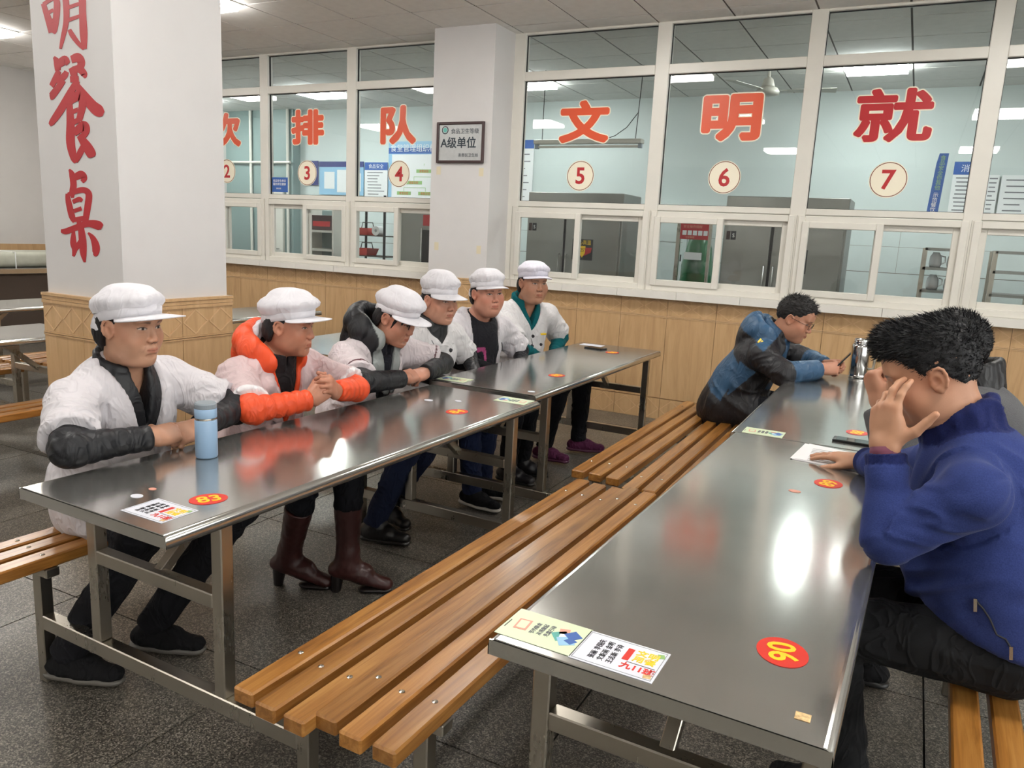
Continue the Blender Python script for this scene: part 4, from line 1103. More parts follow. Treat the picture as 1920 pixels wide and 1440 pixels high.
# ---------------------------------------------------------------- head
class Frame:
    def __init__(s, o, fwd, up):
        s.o = V3(o); s.y = unit(fwd); s.x = unit(np.cross(s.y, unit(up))); s.z = np.cross(s.x, s.y); s.R = np.stack([s.x, s.y, s.z], 1)
    def w(s, p): return np.asarray(p, float) @ s.R.T + s.o
    def l(s, p): return (np.asarray(p, float)-s.o) @ s.R
def head_frame(c, yaw, pitch=0, roll=0):
    a, p, r = math.radians(yaw), math.radians(pitch), math.radians(roll)
    f = V3(math.cos(a)*math.cos(p), math.sin(a)*math.cos(p), -math.sin(p))
    up = V3(math.cos(a)*math.sin(p), math.sin(a)*math.sin(p), math.cos(p))
    rt = np.cross(f, up); up = up*math.cos(r)+rt*math.sin(r)
    return Frame(c, f, up)
def seg_t(P, a, b):
    ba = b-a; return np.clip(((P-a)@ba)/(ba@ba), 0, 1)
def build_head(fr, neck_w, P):
    """returns vertices, faces, colours in world space. P: dict of face parameters"""
    w = P.get('wide', 1.0); jaw = P.get('jaw', 1.0); fat = P.get('fat', 0.0); sc = P.get('scale', 1.0)
    nb = fr.l(neck_w)/sc
    h = P.get('res', .0026)
    lo = V3(-.108, min(-.125, nb[1]-.07), nb[2]-.05); hi = V3(.108, .14, .14)
    F = Field(lo, hi, h)
    F.ell((0, -.016, .034), (.0745*w, .094, .089), 0)
    F.ell((0, .022, -.020), (.0655*w, .070, .088), .03)
    F.ell((0, .030, -.070), ((.051+.012*fat)*w*jaw, .056, .050), .03)
    F.ell((0, .074, -.098), (.021*jaw, .018, .017), .028)
    if fat: F.ell((0, .03, -.105), (.05*w, .05, .03*fat+.01), .03)
    for s in (-1, 1):
        F.ell((s*.043*w, .061, -.026), (.026+.006*fat, .024, .028+.004*fat), .022)      # cheeks
        F.ell((s*.046*w*jaw, .010, -.068), (.014+.01*fat, .030, .024), .03)            # jaw corner
        F.cone((s*.012, .0885, .027), (s*.043, .080, .028), .0080, .007, .014)          # brow ridge
    for s in (-1, 1): F.ell((s*.043*w, .040, -.052), (.020+.008*fat, .032, .034), .028)
    F.ell((0, .068, .055), (.05*w, .03, .035), .03)                                     # forehead
    for s in (-1, 1): F.ell((s*.0315*w, .1000, .0065), (.0165, .0120, .0090), .011, op='s')   # sockets
    for s in (-1, 1): F.ell((s*.0315*w, .0745, .005), (.0175, .0125, .0115), .006)            # lidded eyeball
    nz_ = P.get('nose', 1.0)
    F.cone((0, .0885, .012), (0, .088+.0165*nz_, -.026), .0072, .0100, .012)                      # nose
    F.ell((0, .0885+.0170*nz_, -.030), (.0118, .0100, .0092), .008)
    for s in (-1, 1): F.ell((s*.0125, .0985, -.0335), (.0085, .0095, .0075), .006)
    for s in (-1, 1): F.ell((s*.0062, .1045, -.0405), (.0038, .005, .004), .002, op='s')
    F.ell((0, .083, -.064), (.029, .016, .022), .016)                                   # mouth mound
    F.cone((-.022, .0860, -.0625), (0, .0985, -.0590), .0030, .0056, .006); F.cone((.022, .0860, -.0625), (0, .0985, -.0590), .0030, .0056, .006)
    F.cone((-.020, .0855, -.0660), (0, .0975, -.0705), .0030, .0064, .006); F.cone((.020, .0855, -.0660), (0, .0975, -.0705), .0030, .0064, .006)
    F.cone((-.022, .0955, -.0646), (.022, .0955, -.0646), .0012, .0012, .002, op='s')
    F.ell((0, .094, -.083), (.02, .008, .006), .008, op='s')
    for s in (-1, 1): F.cone((s*.0185, .0925, -.038), (s*.031, .081, -.066), .0009, .0007, .006, op='s')   # nasolabial folds
    # ears
    for s in (-1, 1):
        ex = s*.0715*w
        F.ell((ex+s*.004, -.006, -.006), (.0080, .0165, .0275), .006, R=np.array([[1, s*.25, 0], [-s*.25, 1, -.22], [0, .22, 1]])/1.04)
        ring = [(-.007+.0165*math.cos(t)-.005*math.sin(t)*.6, -.005+.0275*math.sin(t)) for t in np.linspace(-.9, 3.9, 10)]
        for (y0, z0), (y1, z1) in zip(ring, ring[1:]):
            F.cone((ex+s*(.0075-.30*(y0+.006)), y0, z0), (ex+s*(.0075-.30*(y1+.006)), y1, z1), .0038, .0038, .003)
        F.ell((ex+s*.006, -.004, -.028), (.006, .009, .010), .004)
        F.ell((ex+s*.0120, -.001, -.008), (.0065, .0085, .0125), .003, op='s')
    # neck
    F.cone((0, -.022, -.045), nb, (.053+.008*fat)*P.get('neck', 1), (.056+.006*fat)*P.get('neck', 1), .03)
    F.cone(nb, nb+V3(0, 0, -.03), .057, .060, .03)
    v, f = F.skin()
    v = smooth_verts(v, f, 1, .35)
    x, y, z = v[:, 0]/w, v[:, 1], v[:, 2]
    base = P.get('skin', lin(214, 168, 140)); c = np.tile(base, (len(v), 1))
    c *= (1+.05*vnoise(v*60))[:, None]
    def mix(mask, col):
        nonlocal c
        m = np.clip(mask, 0, 1)[:, None]; c = c*(1-m)+np.asarray(col)*m
    rd = P.get('ruddy', .35)
    for s in (-1, 1):
        mix(rd*np.exp(-(((x-s*.045)/.022)**2+((z+.03)/.022)**2))*(y > .02), base*V3(1.05, .76, .70))
    mix(.45*np.exp(-((x/.014)**2+((z+.03)/.014)**2))*(y > .09), base*V3(1.0, .70, .64))
    mix(.5*np.exp(-(((np.abs(x)-.076)/.012)**2+((z+.005)/.03)**2)), base*V3(1.02, .74, .68))
    # lips
    lw = 1-np.clip((np.abs(x)/.0225)**2, 0, 1)
    lip = np.clip((.0085*np.sqrt(lw)+.001-np.abs(z+.0645))/.0025, 0, 1)*(y > .08)*(np.abs(x) < .0225)
    mix(lip*.75, P.get('lip', base*V3(.84, .50, .48)))
    mix(np.clip((.0016-np.abs(z+.0646))/.0012, 0, 1)*(np.abs(x) < .021)*(y > .08)*.8, base*V3(.32, .18, .16))
    # brows
    hair = P.get('brow', lin(38, 32, 30))
    bt_ = np.clip((np.abs(x)-.013)/.036, 0, 1); bz = .0250+.0028*np.sin(bt_*PI*.9)-.0015*bt_
    bm = np.clip((.0048*np.clip(1.25-(np.abs(x)-.014)/.036, .3, 1)-np.abs(z-bz))/.002, 0, 1)*(np.abs(x) > .013)*(np.abs(x) < .049)*(y > .05)
    mix(bm*P.get('browk', .8), hair)
    # eyes
    ex = (np.abs(x)-.0315)/.0162; open_ = P.get('open', 1.0)
    up = .0060*np.clip(1-ex**2, 0, 1)*open_+.0005; dn = .0036*np.clip(1-ex**2, 0, 1)*open_
    zc = z-.0050-.0012*ex
    inside = (np.abs(ex) < 1)*(y > .06)
    mix(np.clip((np.minimum(up-zc, zc+dn))/.0010+.3, 0, 1)*inside*.85, lin(206, 198, 190))
    ir = np.sqrt((np.abs(x)-.0315-P.get('gaze', 0)*np.sign(x)*.5)**2+(zc-.0006)**2)
    mix(np.clip((.0062-ir)/.0012, 0, 1)*np.clip((np.minimum(up-zc, zc+dn))/.001+.3, 0, 1)*inside, lin(30, 22, 18))
    mix(np.clip((.0024-np.abs(zc-up))/.0014, 0, 1)*inside*.95, lin(30, 22, 20))
    mix(np.clip((.0012-np.abs(zc+dn))/.001, 0, 1)*inside*.35, base*V3(.45, .3, .28))
    mix(np.clip((.0015-np.abs(zc-up-.0045))/.0014, 0, 1)*inside*.35, base*.55)
    for s in (-1, 1): 
        t_ = np.clip((-.036-z)/.032, 0, 1); mix(.35*np.exp(-((x-s*(.019+.012*t_))/.0022)**2)*(z < -.034)*(z > -.07)*(y > .07), base*V3(.62, .5, .46))  # nasolabial folds: crease shade painted in as faint darker lines
    mix(.3*np.exp(-((zc+.010)/.0035)**2)*(np.abs(ex) < 1.1)*(y > .06), base*V3(.72, .58, .54))
    # nostrils
    mix(np.clip((.0052-np.sqrt((np.abs(x)-.0065)**2+(z+.0405)**2))/.0015, 0, 1)*(y > .09)*.8, base*.25)
    if P.get('stubble'):
        m = P['stubble']*np.clip((-.045-z)/.03, 0, 1)*np.clip((y+.0)/.04, 0, 1)*(z > -.14); mix(m, base*V3(.6, .6, .62))
    return fr.w(v*sc), f, c
def hair_short(fr, P, tuft=0, seed=1):
    """man's short hair following the skull"""
    w = P.get('wide', 1.0); sc = P.get('scale', 1.0); th = P.get('hair_th', .012); top = P.get('hair_top', .02)
    F = Field((-.12, -.14, -.1), (.12, .145, .19), .0032)
    F.ell((0, -.016, .034), (.0745*w+th*.55, .094+th, .089+top*.6), 0)
    F.ell((0, .012, .066+top*.5), (.062*w, .082, .055+top*.4), .03)
    if P.get('quiff'): F.ell((0, .058, .094+top*.5), (.056*w, .045, .040+top*.3), .03)
    xs = P.get('hairline', [(-.14, -.062), (-.075, -.058), (-.045, -.045), (-.028, .002), (-.012, .022), (.012, .012), (.022, -.002), (.036, .016), (.048, .046), (.07, .070), (.14, .078)])
    X = [a for a, _ in xs]; Z = [b for _, b in xs]
    z = F.ax[2][None, None, :]
    g = (np.interp(F.ax[1], X, Z)[None, :, None]-z)*.8
    F.F = np.maximum(F.F, np.broadcast_to(g, F.F.shape)).astype(np.float32)
    v, f = F.skin(); n = vnormals(v, f)
    v = v+n*(.0028*vnoise(v*V3(160, 70, 160)+seed)+.002*vnoise(v*55+seed))[:, None]
    c = np.tile(P.get('hair', lin(26, 24, 25)), (len(v), 1))*(1+.25*vnoise(v*120))[:, None]
    if tuft:
        rg = np.random.default_rng(seed); pick = rg.choice(len(v), tuft); L = P.get('tuft_len', .014)
        flow = V3(P.get('flow', (0, .35, .2)))
        p0 = v[pick]; d = n[pick]*.6+flow*np.clip((p0[:, 2:3]-.0)/.1, .2, 1)+rg.normal(0, .28, (tuft, 3)); d /= np.linalg.norm(d, axis=1, keepdims=True)
        ln = L*(.5+rg.random(tuft))*np.clip((p0[:, 2]+.03)/.1, .25, 1.2)
        s = np.cross(d, rg.normal(0, 1, (tuft, 3))); s /= np.linalg.norm(s, axis=1, keepdims=True)
        b1 = p0-n[pick]*.003+s*.0012; b2 = p0-n[pick]*.003-s*.0012; mid = p0+d*ln[:, None]*.55; tip = p0+d*ln[:, None]+flow*.15*ln[:, None]
        o = len(v); v = np.concatenate([v, b1, b2, mid+s*.0008, mid-s*.0008, tip+s*.0002, tip-s*.0002])
        i = np.arange(tuft); f = np.concatenate([f, np.stack([o+i, o+tuft+i, o+3*tuft+i, o+2*tuft+i], 1), np.stack([o+2*tuft+i, o+3*tuft+i, o+5*tuft+i, o+4*tuft+i], 1)])
        c = np.concatenate([c, np.tile(P.get('hair', lin(26, 24, 25)), (6*tuft, 1))])
    return fr.w(v*sc), f, c
def hair_under_cap(fr, P, bangs=0, back=1.0, side=.0, tail=False, seed=3):
    w = P.get('wide', 1.0); sc = P.get('scale', 1.0)
    F = Field((-.12, -.15, -.16), (.12, .13, .12), .0032)
    F.ell((0, -.02, .030), (.0785*w, .093, .090), 0)
    F.ell((0, -.066, -.025), (.062*w, .042, .055*back), .02)
    for s in (-1, 1): F.ell((s*.062*w, -.045, -.02-.01*side), (.02, .04, .05), .02)
    # clear the face, leaving sideburn locks
    y = F.ax[1]; z = F.ax[2][None, None, :]
    Y = [-.16, -.1, -.05, -.03, -.014, .006, .02, .034, .05, .14]; Z = [-.12, -.11*back, -.09*back, -.03, .018, .02, -.018-side, .012, .034, .05]
    g = (np.interp(y, Y, Z)[None, :, None]-z)*.8
    F.F = np.maximum(F.F, np.broadcast_to(g, F.F.shape)).astype(np.float32)
    if bangs:
        for i in range(9):
            x = (-.05+.0125*i)*w; b = math.sqrt(max(0, 1-(x/.078)**2))
            F.cone((x*.9, .036+.048*b, .042), (x*1.05, .050+.046*b-.02*(abs(x)/.06), .030-bangs+.008*math.sin(i*2.3)), .008, .0035, .006)
        for s in (-1, 1): F.cone((s*.062*w, .045, .045), (s*.071*w, .034, -.03), .010, .004, .008)
    v, f = F.skin(); n = vnormals(v, f)
    v = v+n*(.0022*vnoise(v*V3(150, 150, 40)+seed))[:, None]
    c = np.tile(P.get('hair', lin(28, 26, 28)), (len(v), 1))*(1+.3*vnoise(v*V3(160, 160, 50)))[:, None]
    return fr.w(v*sc), f, c

# ---------------------------------------------------------------- canteen cap
def build_cap(root, org, fr, P, tall=.10, puff=.010, visor=.070, droop=.10, tail=None, tone=lin(218, 216, 221), seed=0, tilt=.022, z0=.030):
    w = P.get('wide', 1.0); sc = P.get('scale', 1.0); a, b, cy = .0845*w, .1110, -.0065
    nT = 96
    def ring(t, k, z, dz=0):
        x = a*k*math.sin(t); y = b*k*math.cos(t)+cy
        return (x, y, z0+tilt*math.cos(t)+z+dz)
    ths = [2*PI*i/nT for i in range(nT)]
    def put(name, rows, closed=False):
        v = np.array([p for r in rows for p in r]); f = []
        m = len(rows[0])
        for i in range(len(rows)-1):
            for j in range(m): f.append((i*m+j, i*m+(j+1) % m, (i+1)*m+(j+1) % m, (i+1)*m+j))
        c = np.tile(tone, (len(v), 1))
        return np_mesh(name, fr.w(v*sc), np.array(f)[:, ::-1], 'cap_cotton', root, c, root, org)
    rg = random.Random(seed)
    # band
    rows = []
    for k, z in ((.985, -.002), (1.0, -.002), (1.005, .012), (1.0, .030), (.985, .031)): rows.append([ring(t, k, z) for t in ths])
    put('cap_band', rows)
    # crown gathered into the band
    rows = []; N = 13
    ph = [rg.uniform(0, 6.28) for _ in range(4)]
    for i in range(N+1):
        u = 1-(1-i/N)**1.7; ang = u*PI/2
        k = (math.cos(ang)**.62)*(1+puff/.09*math.sin(min(1, u*2.2)*PI)**.8); z = .026+tall*math.sin(ang)**.95*.78
        g = max(0, 1-u*2.2)
        row = []
        for t in ths:
            kk = max(.002, k)*(1+g*(1-g)*.07*math.sin(23*t+ph[0]+1.5*math.sin(3*t))+.024*math.sin(4*t+ph[1]+4*u)*(1-u)+.016*math.sin(7*t+ph[2]-6*u)*(1-u))
            p = ring(t, kk, z*(1+.05*math.sin(3*t+ph[3])*max(0, min(1, u*4))*(1-u)), -tilt*math.cos(t)*u)
            back = .006*max(0, -math.cos(t))*math.sin(u*PI)
            row.append((p[0], p[1]-back, p[2]))
        rows.append(row)
    put('cap_crown', rows)
    # visor
    top = []; nv = 33; nr = 7
    for r in range(nr):
        u = r/(nr-1); row = []
        for j in range(nv):
            q = -1+2*j/(nv-1); t = q*1.32; ext = visor*(max(0, 1-abs(q)**2.4))**.8
            x0, y0, zz = ring(t, 1.0, 0)
            dx, dy = math.sin(t)*.75, math.cos(t)
            row.append((x0+dx*ext*u, y0+dy*ext*u, zz-.001-droop*ext*u-.012*(q*q)*u*(ext/visor)-.25*abs(x0)**2*u*3))
        top.append(row)
    vv = np.array([p for r in top for p in r]); lowv = vv-V3(0, 0, .0035)
    m = nv; f = []; o = len(vv)
    for i in range(nr-1):
        for j in range(nv-1):
            f.append((i*m+j, i*m+j+1, (i+1)*m+j+1, (i+1)*m+j)); f.append((o+i*m+j, o+(i+1)*m+j, o+(i+1)*m+j+1, o+i*m+j+1))
    for j in range(nv-1): i = nr-1; f.append((i*m+j, i*m+j+1, o+i*m+j+1, o+i*m+j))
    V = np.concatenate([vv, lowv]); np_mesh('cap_visor', fr.w(V*sc), np.array(f)[:, ::-1], 'cap_cotton', root, np.tile(tone*1.02, (len(V), 1)), root, org)
    if tail:
        F = Field((-.1, -.2, -.16), (.1, -.02, .06), .0035)
        if tail == 'bow':
            for (c, r) in (((0, -.125, -.02), (.03, .02, .025)), ((.025, -.128, -.045), (.028, .018, .03)), ((-.02, -.13, -.05), (.025, .018, .032)), ((.01, -.13, -.07), (.022, .016, .022))): F.ell(c, r, .012)
        else:   # snood that covers the nape
            F.ell((0, -.055, -.005), (.079*w, .062, .06), 0); F.ell((0, -.05, -.06), (.07*w, .05, .03), .02)
            Y = [-.2, -.07, -.03, .0]; Z = [-.072, -.066, -.02, .06]
            g = (np.interp(F.ax[1], Y, Z)[None, :, None]-F.ax[2][None, None, :])*.8
            F.F = np.maximum(F.F, np.broadcast_to(g, F.F.shape)).astype(np.float32)
        v, f2 = F.skin(); n = vnormals(v, f2); v = v+n*(.003*np.sin(v[:, 0]*260+v[:, 2]*60)+.002*vnoise(v*90))[:, None]
        np_mesh('cap_tail' if tail == 'bow' else 'cap_snood', fr.w(v*sc), f2, 'cap_cotton', root, np.tile(tone, (len(v), 1)), root, org)

# ---------------------------------------------------------------- hands
def build_hand(wrist, fdir, dorsal, side, pose='relaxed', base=lin(206, 156, 130), sc=1.0, arm_dir=None):
    """side +1 right hand, -1 left hand; fdir: towards the fingers; dorsal: out of the back of the hand"""
    fr = Frame(wrist, fdir, dorsal); sx = -1 if side > 0 else 1     # thumb side along local x
    poses = {'relaxed': ([25, 30, 20], [28, 34, 22], [32, 38, 24], [36, 42, 26], (35, 25, 12), 1.0),
             'flat': ([6, 8, 5], [5, 8, 5], [6, 8, 5], [9, 10, 6], (28, 8, 4), 1.4),
             'fist': ([78, 92, 50], [82, 95, 52], [84, 95, 52], [82, 92, 50], (52, 40, 35), .3),
             'curl': ([48, 62, 34], [54, 66, 36], [58, 68, 38], [60, 68, 38], (40, 28, 20), .6),
             'clasp': ([62, 48, 30], [64, 50, 30], [66, 52, 30], [66, 52, 30], (30, 20, 12), 1.3),
             'hold': ([42, 45, 25], [50, 55, 30], [56, 62, 34], [60, 66, 36], (18, 14, 10), .7),
             'face': ([10, 22, 14], [16, 30, 18], [30, 42, 24], [42, 50, 28], (62, 4, -8), 1.6)}
    fi = poses[pose]; spread = fi[5]
    kn = [(.026, .088, 0), (.0085, .092, .003), (-.0105, .087, .001), (-.028, .078, -.003)]
    ln = [.070, .078, .072, .056]; rd = [.0088, .0090, .0085, .0075]
    F = Field((-.13, -.085, -.13), (.13, .22, .09), .0026)
    for (x, y, z) in kn: F.cone((sx*x*.72, .004, 0), (sx*x, y, z), .0165, .0118, .014)
    F.ell((sx*.022, .040, -.010), (.020, .032, .014), .014); F.ell((-sx*.022, .040, -.008), (.014, .034, .013), .012)
    F.ell((0, .055, -.001), (.036, .036, .0125), .012)
    st = fr.l(V3(wrist)-unit(arm_dir)*.055) if arm_dir is not None else V3(0, -.055, 0)
    F.cone(st, (0, .004, 0), .0235, .0235, .02)
    tips = []
    for i in range(4):
        p = V3(sx*kn[i][0], kn[i][1], kn[i][2]); sp = math.radians((-7, -1.5, 5, 12)[i]*spread)*-sx; ang = 0
        seg = (.46, .30, .24)
        for j in range(3):
            ang += math.radians(fi[i][j]); d = V3(math.sin(sp)*math.cos(ang), math.cos(sp)*math.cos(ang), -math.sin(ang))
            q = p+d*ln[i]*seg[j]; r0 = rd[i]*(1-.10*j); r1 = rd[i]*(1-.10*(j+1))
            F.cone(p, q, r0, r1, .004 if j else .008); p = q
        tips.append(p)
    ab, f1, f2 = [math.radians(t) for t in fi[4]]
    p = V3(sx*.020, .018, -.008); d = V3(sx*math.sin(ab), math.cos(ab), -.28); d = unit(d); q = p+d*.046; F.cone(p, q, .0145, .0115, .012); p = q
    d = unit(d+V3(-sx*math.sin(f1), math.cos(f1)*.4, -.25*f1)); q = p+d*.032; F.cone(p, q, .0112, .0100, .004); p = q
    d = unit(d+V3(-sx*math.sin(f2), .15, -.2*f2)); q = p+d*.025; F.cone(p, q, .0100, .0078, .003); tips.append(q)
    v, f = F.skin(); v = smooth_verts(v, f, 1, .3)
    c = np.tile(base, (len(v), 1))*(1+.06*vnoise(v*70))[:, None]
    for (x, y, z) in kn:
        m = .35*np.exp(-((v-V3(sx*x, y, z+.01))**2).sum(1)/.009**2); c = c*(1-m[:, None])+(base*V3(.96, .72, .66))*m[:, None]
    for t in tips:
        m = .4*np.exp(-((v-t)**2).sum(1)/.009**2); c = c*(1-m[:, None])+(base*V3(1.05, .78, .74))*m[:, None]
    return fr.w(v*sc), f, c
def merge(parts):
    vs = []; fs = []; cs = []; o = 0
    for v, f, c in parts: vs.append(v); fs.append(f+o); cs.append(c); o += len(v)
    return np.concatenate(vs), np.concatenate(fs), np.concatenate(cs)
# ================================================================ people: bodies and clothes
def lerp(a, b, t): return a+(b-a)*t
def skeleton(pelvis, neck, yaw, sw=.175, arms=None, legs=None, roll=.01, drop=.062):
    J = {'pelvis': V3(pelvis), 'neck': V3(neck)}
    a = math.radians(yaw); f0 = V3(math.cos(a), math.sin(a), 0)
    up = unit(J['neck']-J['pelvis']); rt = unit(np.cross(f0, V3(0, 0, 1))); rt = unit(rt-up*(rt@up)); fw = np.cross(up, rt)
    J['fr'] = Frame(J['neck'], fw, up); J['f0'] = f0; J['rt'] = rt
    for s, n in ((1, 'R'), (-1, 'L')):
        J['sh'+n] = J['neck']+rt*s*sw-up*drop+fw*roll
        J['hip'+n] = J['pelvis']+rt*s*.085
    for k, v in (arms or {}).items(): J[k] = V3(v)
    for k, v in (legs or {}).items(): J[k] = V3(v)
    for s, n in ((1, 'R'), (-1, 'L')):
        if 'kn'+n not in J: J['kn'+n] = J['hip'+n]+f0*.40+rt*s*.03+V3(0, 0, -.01)
        if 'an'+n not in J: J['an'+n] = V3(J['kn'+n][0], J['kn'+n][1], .09)-f0*.04
        if 'toe'+n not in J: J['toe'+n] = V3(J['an'+n][0], J['an'+n][1], .03)+unit(f0+rt*s*.15)*.17
    return J
def cut_plane(F, e, d, r=.13):
    """remove what lies beyond the plane (e, d) within radius r of e"""
    F.func(lambda x, y, z: np.maximum(-((x-e[0])*d[0]+(y-e[1])*d[1]+(z-e[2])*d[2]), np.sqrt((x-e[0])**2+(y-e[1])**2+(z-e[2])**2)-r), e-r, e+r, .004, op='s')
def garment(J, e=.0, res=.0065, fat=0.0, sleeve='long', hem=True, vneck=None, neck_hole=.062, lapel=None, collar=None, hood=None,
            hemz=None, paint=None, disp=None, fold=.0045, seed=0, base=None, sleeve_t=.86, kk=.03, belly=0.0, chest=0.0, extra=None, only_sleeves=False, loose=0.0):
    fr = J['fr']; fw, up, rt = fr.y, fr.z, fr.x; P, N = J['pelvis'], J['neck']
    pts = [P, N]+[J[k+s] for k in ('sh', 'el', 'wr', 'hip') for s in 'RL' if k+s in J]
    lo = np.min(pts, 0)-.24; hi = np.max(pts, 0)+.22; lo[2] = max(lo[2], .36)
    F = Field(lo, hi, res); tip = {}
    for s in 'RL':
        sh, el, wr = J['sh'+s], J.get('el'+s), J.get('wr'+s)
        if el is None: continue
        if sleeve == 'short':
            en = lerp(sh, el, sleeve_t)
            F.cone(sh, lerp(sh, el, sleeve_t+.015), .054+e+.01*fat+loose*.25, .052+e+fat*.008+loose*.7, .02); tip[s] = (en, unit(el-sh))
        else:
            F.cone(sh, el, .052+e+fat*.010, .046+e+fat*.006, .02)
            if wr is not None:
                d = unit(wr-el); F.cone(el, wr-d*.01, .045+e+fat*.005, .034+e, .02); tip[s] = (wr-d*.015, d)
    for s in tip: cut_plane(F, *tip[s], .085 if sleeve != 'short' else .10)
    if not only_sleeves:
        w1, w2, w3 = lerp(P, N, .42), lerp(P, N, .74), lerp(P, N, .92)
        F.cone(P-up*.02, w1, .168+e+fat*.035, .150+e+fat*.04, kk, n=fw, sc=.82+.08*fat)
        F.cone(w1, w2, .150+e+fat*.04, .158+e+fat*.025, kk, n=fw, sc=.76+.1*fat)
        F.cone(w2, w3, .158+e+fat*.025, .095+e, kk, n=fw, sc=.70)
        if belly: F.ell(w1+fw*(.07+.3*e), (.13, .10, .12), .06) if belly > 0 else None
        if chest:
            for s in (-1, 1): F.ell(lerp(P, N, .66)+fw*.075+rt*s*.07, (.07, .065, .07), .05)
        F.cone(J['shR'], J['shL'], .052+e, .052+e, kk)
        for s in 'RL': F.cone(N-up*.02, J['sh'+s]+up*.012, .052+e, .050+e, .03)
        if hem:
            for s in 'RL': F.cone(J['hip'+s], lerp(J['hip'+s], J['kn'+s], .32), .098+e, .092+e, .04)
    if extra: extra(F, J)
    if neck_hole:
        F.cone(N-up*.035+fw*.010, N+up*.13+fw*.03, neck_hole, neck_hole+.012, .012, op='s')
    if hood:
        r = hood.get('r', .045); q = [(.085, .045, -.005), (.115, -.02, .02), (.085, -.095, .035), (0, -.13, .04), (-.085, -.095, .035), (-.115, -.02, .02), (-.085, .045, -.005)]
        q = [fr.w(V3(x*hood.get('w', 1), y*hood.get('d', 1), z*hood.get('z', 1)+hood.get('dz', 0))) for x, y, z in q]
        c0 = fr.w((0, -.01, 0))
        for a, b in zip(q, q[1:]):
            nn = (a+b)/2-c0; nn = unit(nn-up*(nn@up)*.6); F.cone(a, b, r*1.25, r*1.25, .02, n=nn, sc=.55)
        if hood.get('sag'): F.ell(fr.w((0, -.135, -.03)), (.095, .045, .085), .05, R=fr.R.T)
        F.cone(N-up*.01+fw*.012, N+up*.16+fw*.02, .066, .082, .01, op='s')
    if collar:
        hgt, cr, gap, thick, lean_ = collar
        n = 14
        for i in range(n):
            t0 = gap+(2*PI-2*gap)*i/n; t1 = gap+(2*PI-2*gap)*(i+1)/n
            def cp(t, z, k): return fr.w((cr*k*math.sin(t), cr*k*.95*math.cos(t)+.012-z*lean_, z-.014*math.cos(t)))
            for zz in np.linspace(0, 1, max(3, int(hgt/.011)+1)):
                k = 1.06-.06*zz; F.cone(cp(t0, hgt*zz, k), cp(t1, hgt*zz, k), thick, thick, .006)
    if lapel:
        for s in (-1, 1):
            w0 = vneck['w'] if vneck else .05; dep = vneck['d'] if vneck else .2
            a = fr.w((s*(w0+.012), -.005, .028)); b = fr.w((s*(w0+.022), .10, -.07)); c = fr.w((s*.022, .150+e, -dep+.02))
            F.cone(a, b, .032, .036, .003, n=unit(fw+rt*s*.55+up*.35), sc=.52); F.cone(b, c, .036, .018, .003, n=unit(fw+rt*s*.3+up*.15), sc=.46)
    if vneck:
        w0, dep = vneck['w'], vneck['d']; wb = vneck.get('wb', 0.0); R = fr.R; o = fr.o
        def vf(x, y, z):
            X, Y, Z = x-o[0], y-o[1], z-o[2]
            la = X*R[0, 0]+Y*R[1, 0]+Z*R[2, 0]-vneck.get('x', 0); fo = X*R[0, 1]+Y*R[1, 1]+Z*R[2, 1]; u = X*R[0, 2]+Y*R[1, 2]+Z*R[2, 2]
            t = np.clip(1+u/dep, 0, 1.25)
            return np.maximum(np.maximum(np.abs(la)-(wb+(w0-wb)*t), -fo+.0), -(u+dep))*.8
        F.func(vf, np.minimum(P, N)-.3, np.maximum(P, N)+.3, .006, op='s')
    if hemz is not None:
        g_ = (hemz[0]+hemz[1]*(F.ax[0][:, None, None]-P[0])-F.ax[2][None, None, :])*.9+0*F.ax[1][None, :, None]
        F.F = np.maximum(F.F, g_).astype(np.float32)
    v, f = F.skin(); n = vnormals(v, f)
    L = fr.l(v)
    # cloth folds: stretched noise, stronger near the elbows and the waist
    amp = fold*(1+.8*np.exp(-((L[:, 2]+.36)/.1)**2))
    wv = vnoise(L*6+seed)*.5
    n1 = vnoise(np.stack([L[:, 0]*15+L[:, 2]*7+wv, L[:, 1]*9+wv, L[:, 2]*4.5], 1)+seed*7.3)
    n2 = vnoise(np.stack([L[:, 0]*5, L[:, 1]*6, L[:, 2]*24+L[:, 0]*9+wv], 1)+seed*3.1+40)
    fold_ = (1-np.sqrt(n1**2+.01)*2.0)+.7*(1-np.sqrt(n2**2+.01)*2.0)*np.exp(-((L[:, 2]+.34)/.13)**2)
    for s in 'RL':
        if 'el'+s in J:
            dd = np.linalg.norm(v-J['el'+s], axis=1); amp = amp*(1+.8*np.exp(-(dd/.10)**2))
    
    for s in 'RL':
        if 'el'+s in J:
            t, d, t2, d2 = arm_t(v, J, s); m = np.clip(((d < .11)*(np.abs(L[:, 0]) > .13)+(d2 < .08)).astype(float), 0, 1)
            q = np.where(d2 < d, .29+t2*.25, t*.29)
            ax_ = unit(J['el'+s]-J['sh'+s]); s1 = unit(np.cross(ax_, up+.3*fw)); s2 = np.cross(ax_, s1); w_ = v-J['el'+s]; an = np.arctan2(w_@s2, w_@s1)
            n3 = vnoise(np.stack([q*20+np.sin(an)*1.6+wv*1.5, np.cos(an)*1.3+q*5, np.sin(an*1.0)*1.3], 1)+seed*9.1+17)
            fold_ = fold_*(1-m)+m*(1-np.sqrt(n3**2+.02)*2.0)*.55
    off = amp*fold_*1.15
    if disp is not None: off = off+disp(v, L, J)
    v = v+n*off[:, None]
    c = np.tile(base if base is not None else lin(225, 222, 224), (len(v), 1))
    if paint is not None: c = paint(v, L, J, c)
    return v, f, c
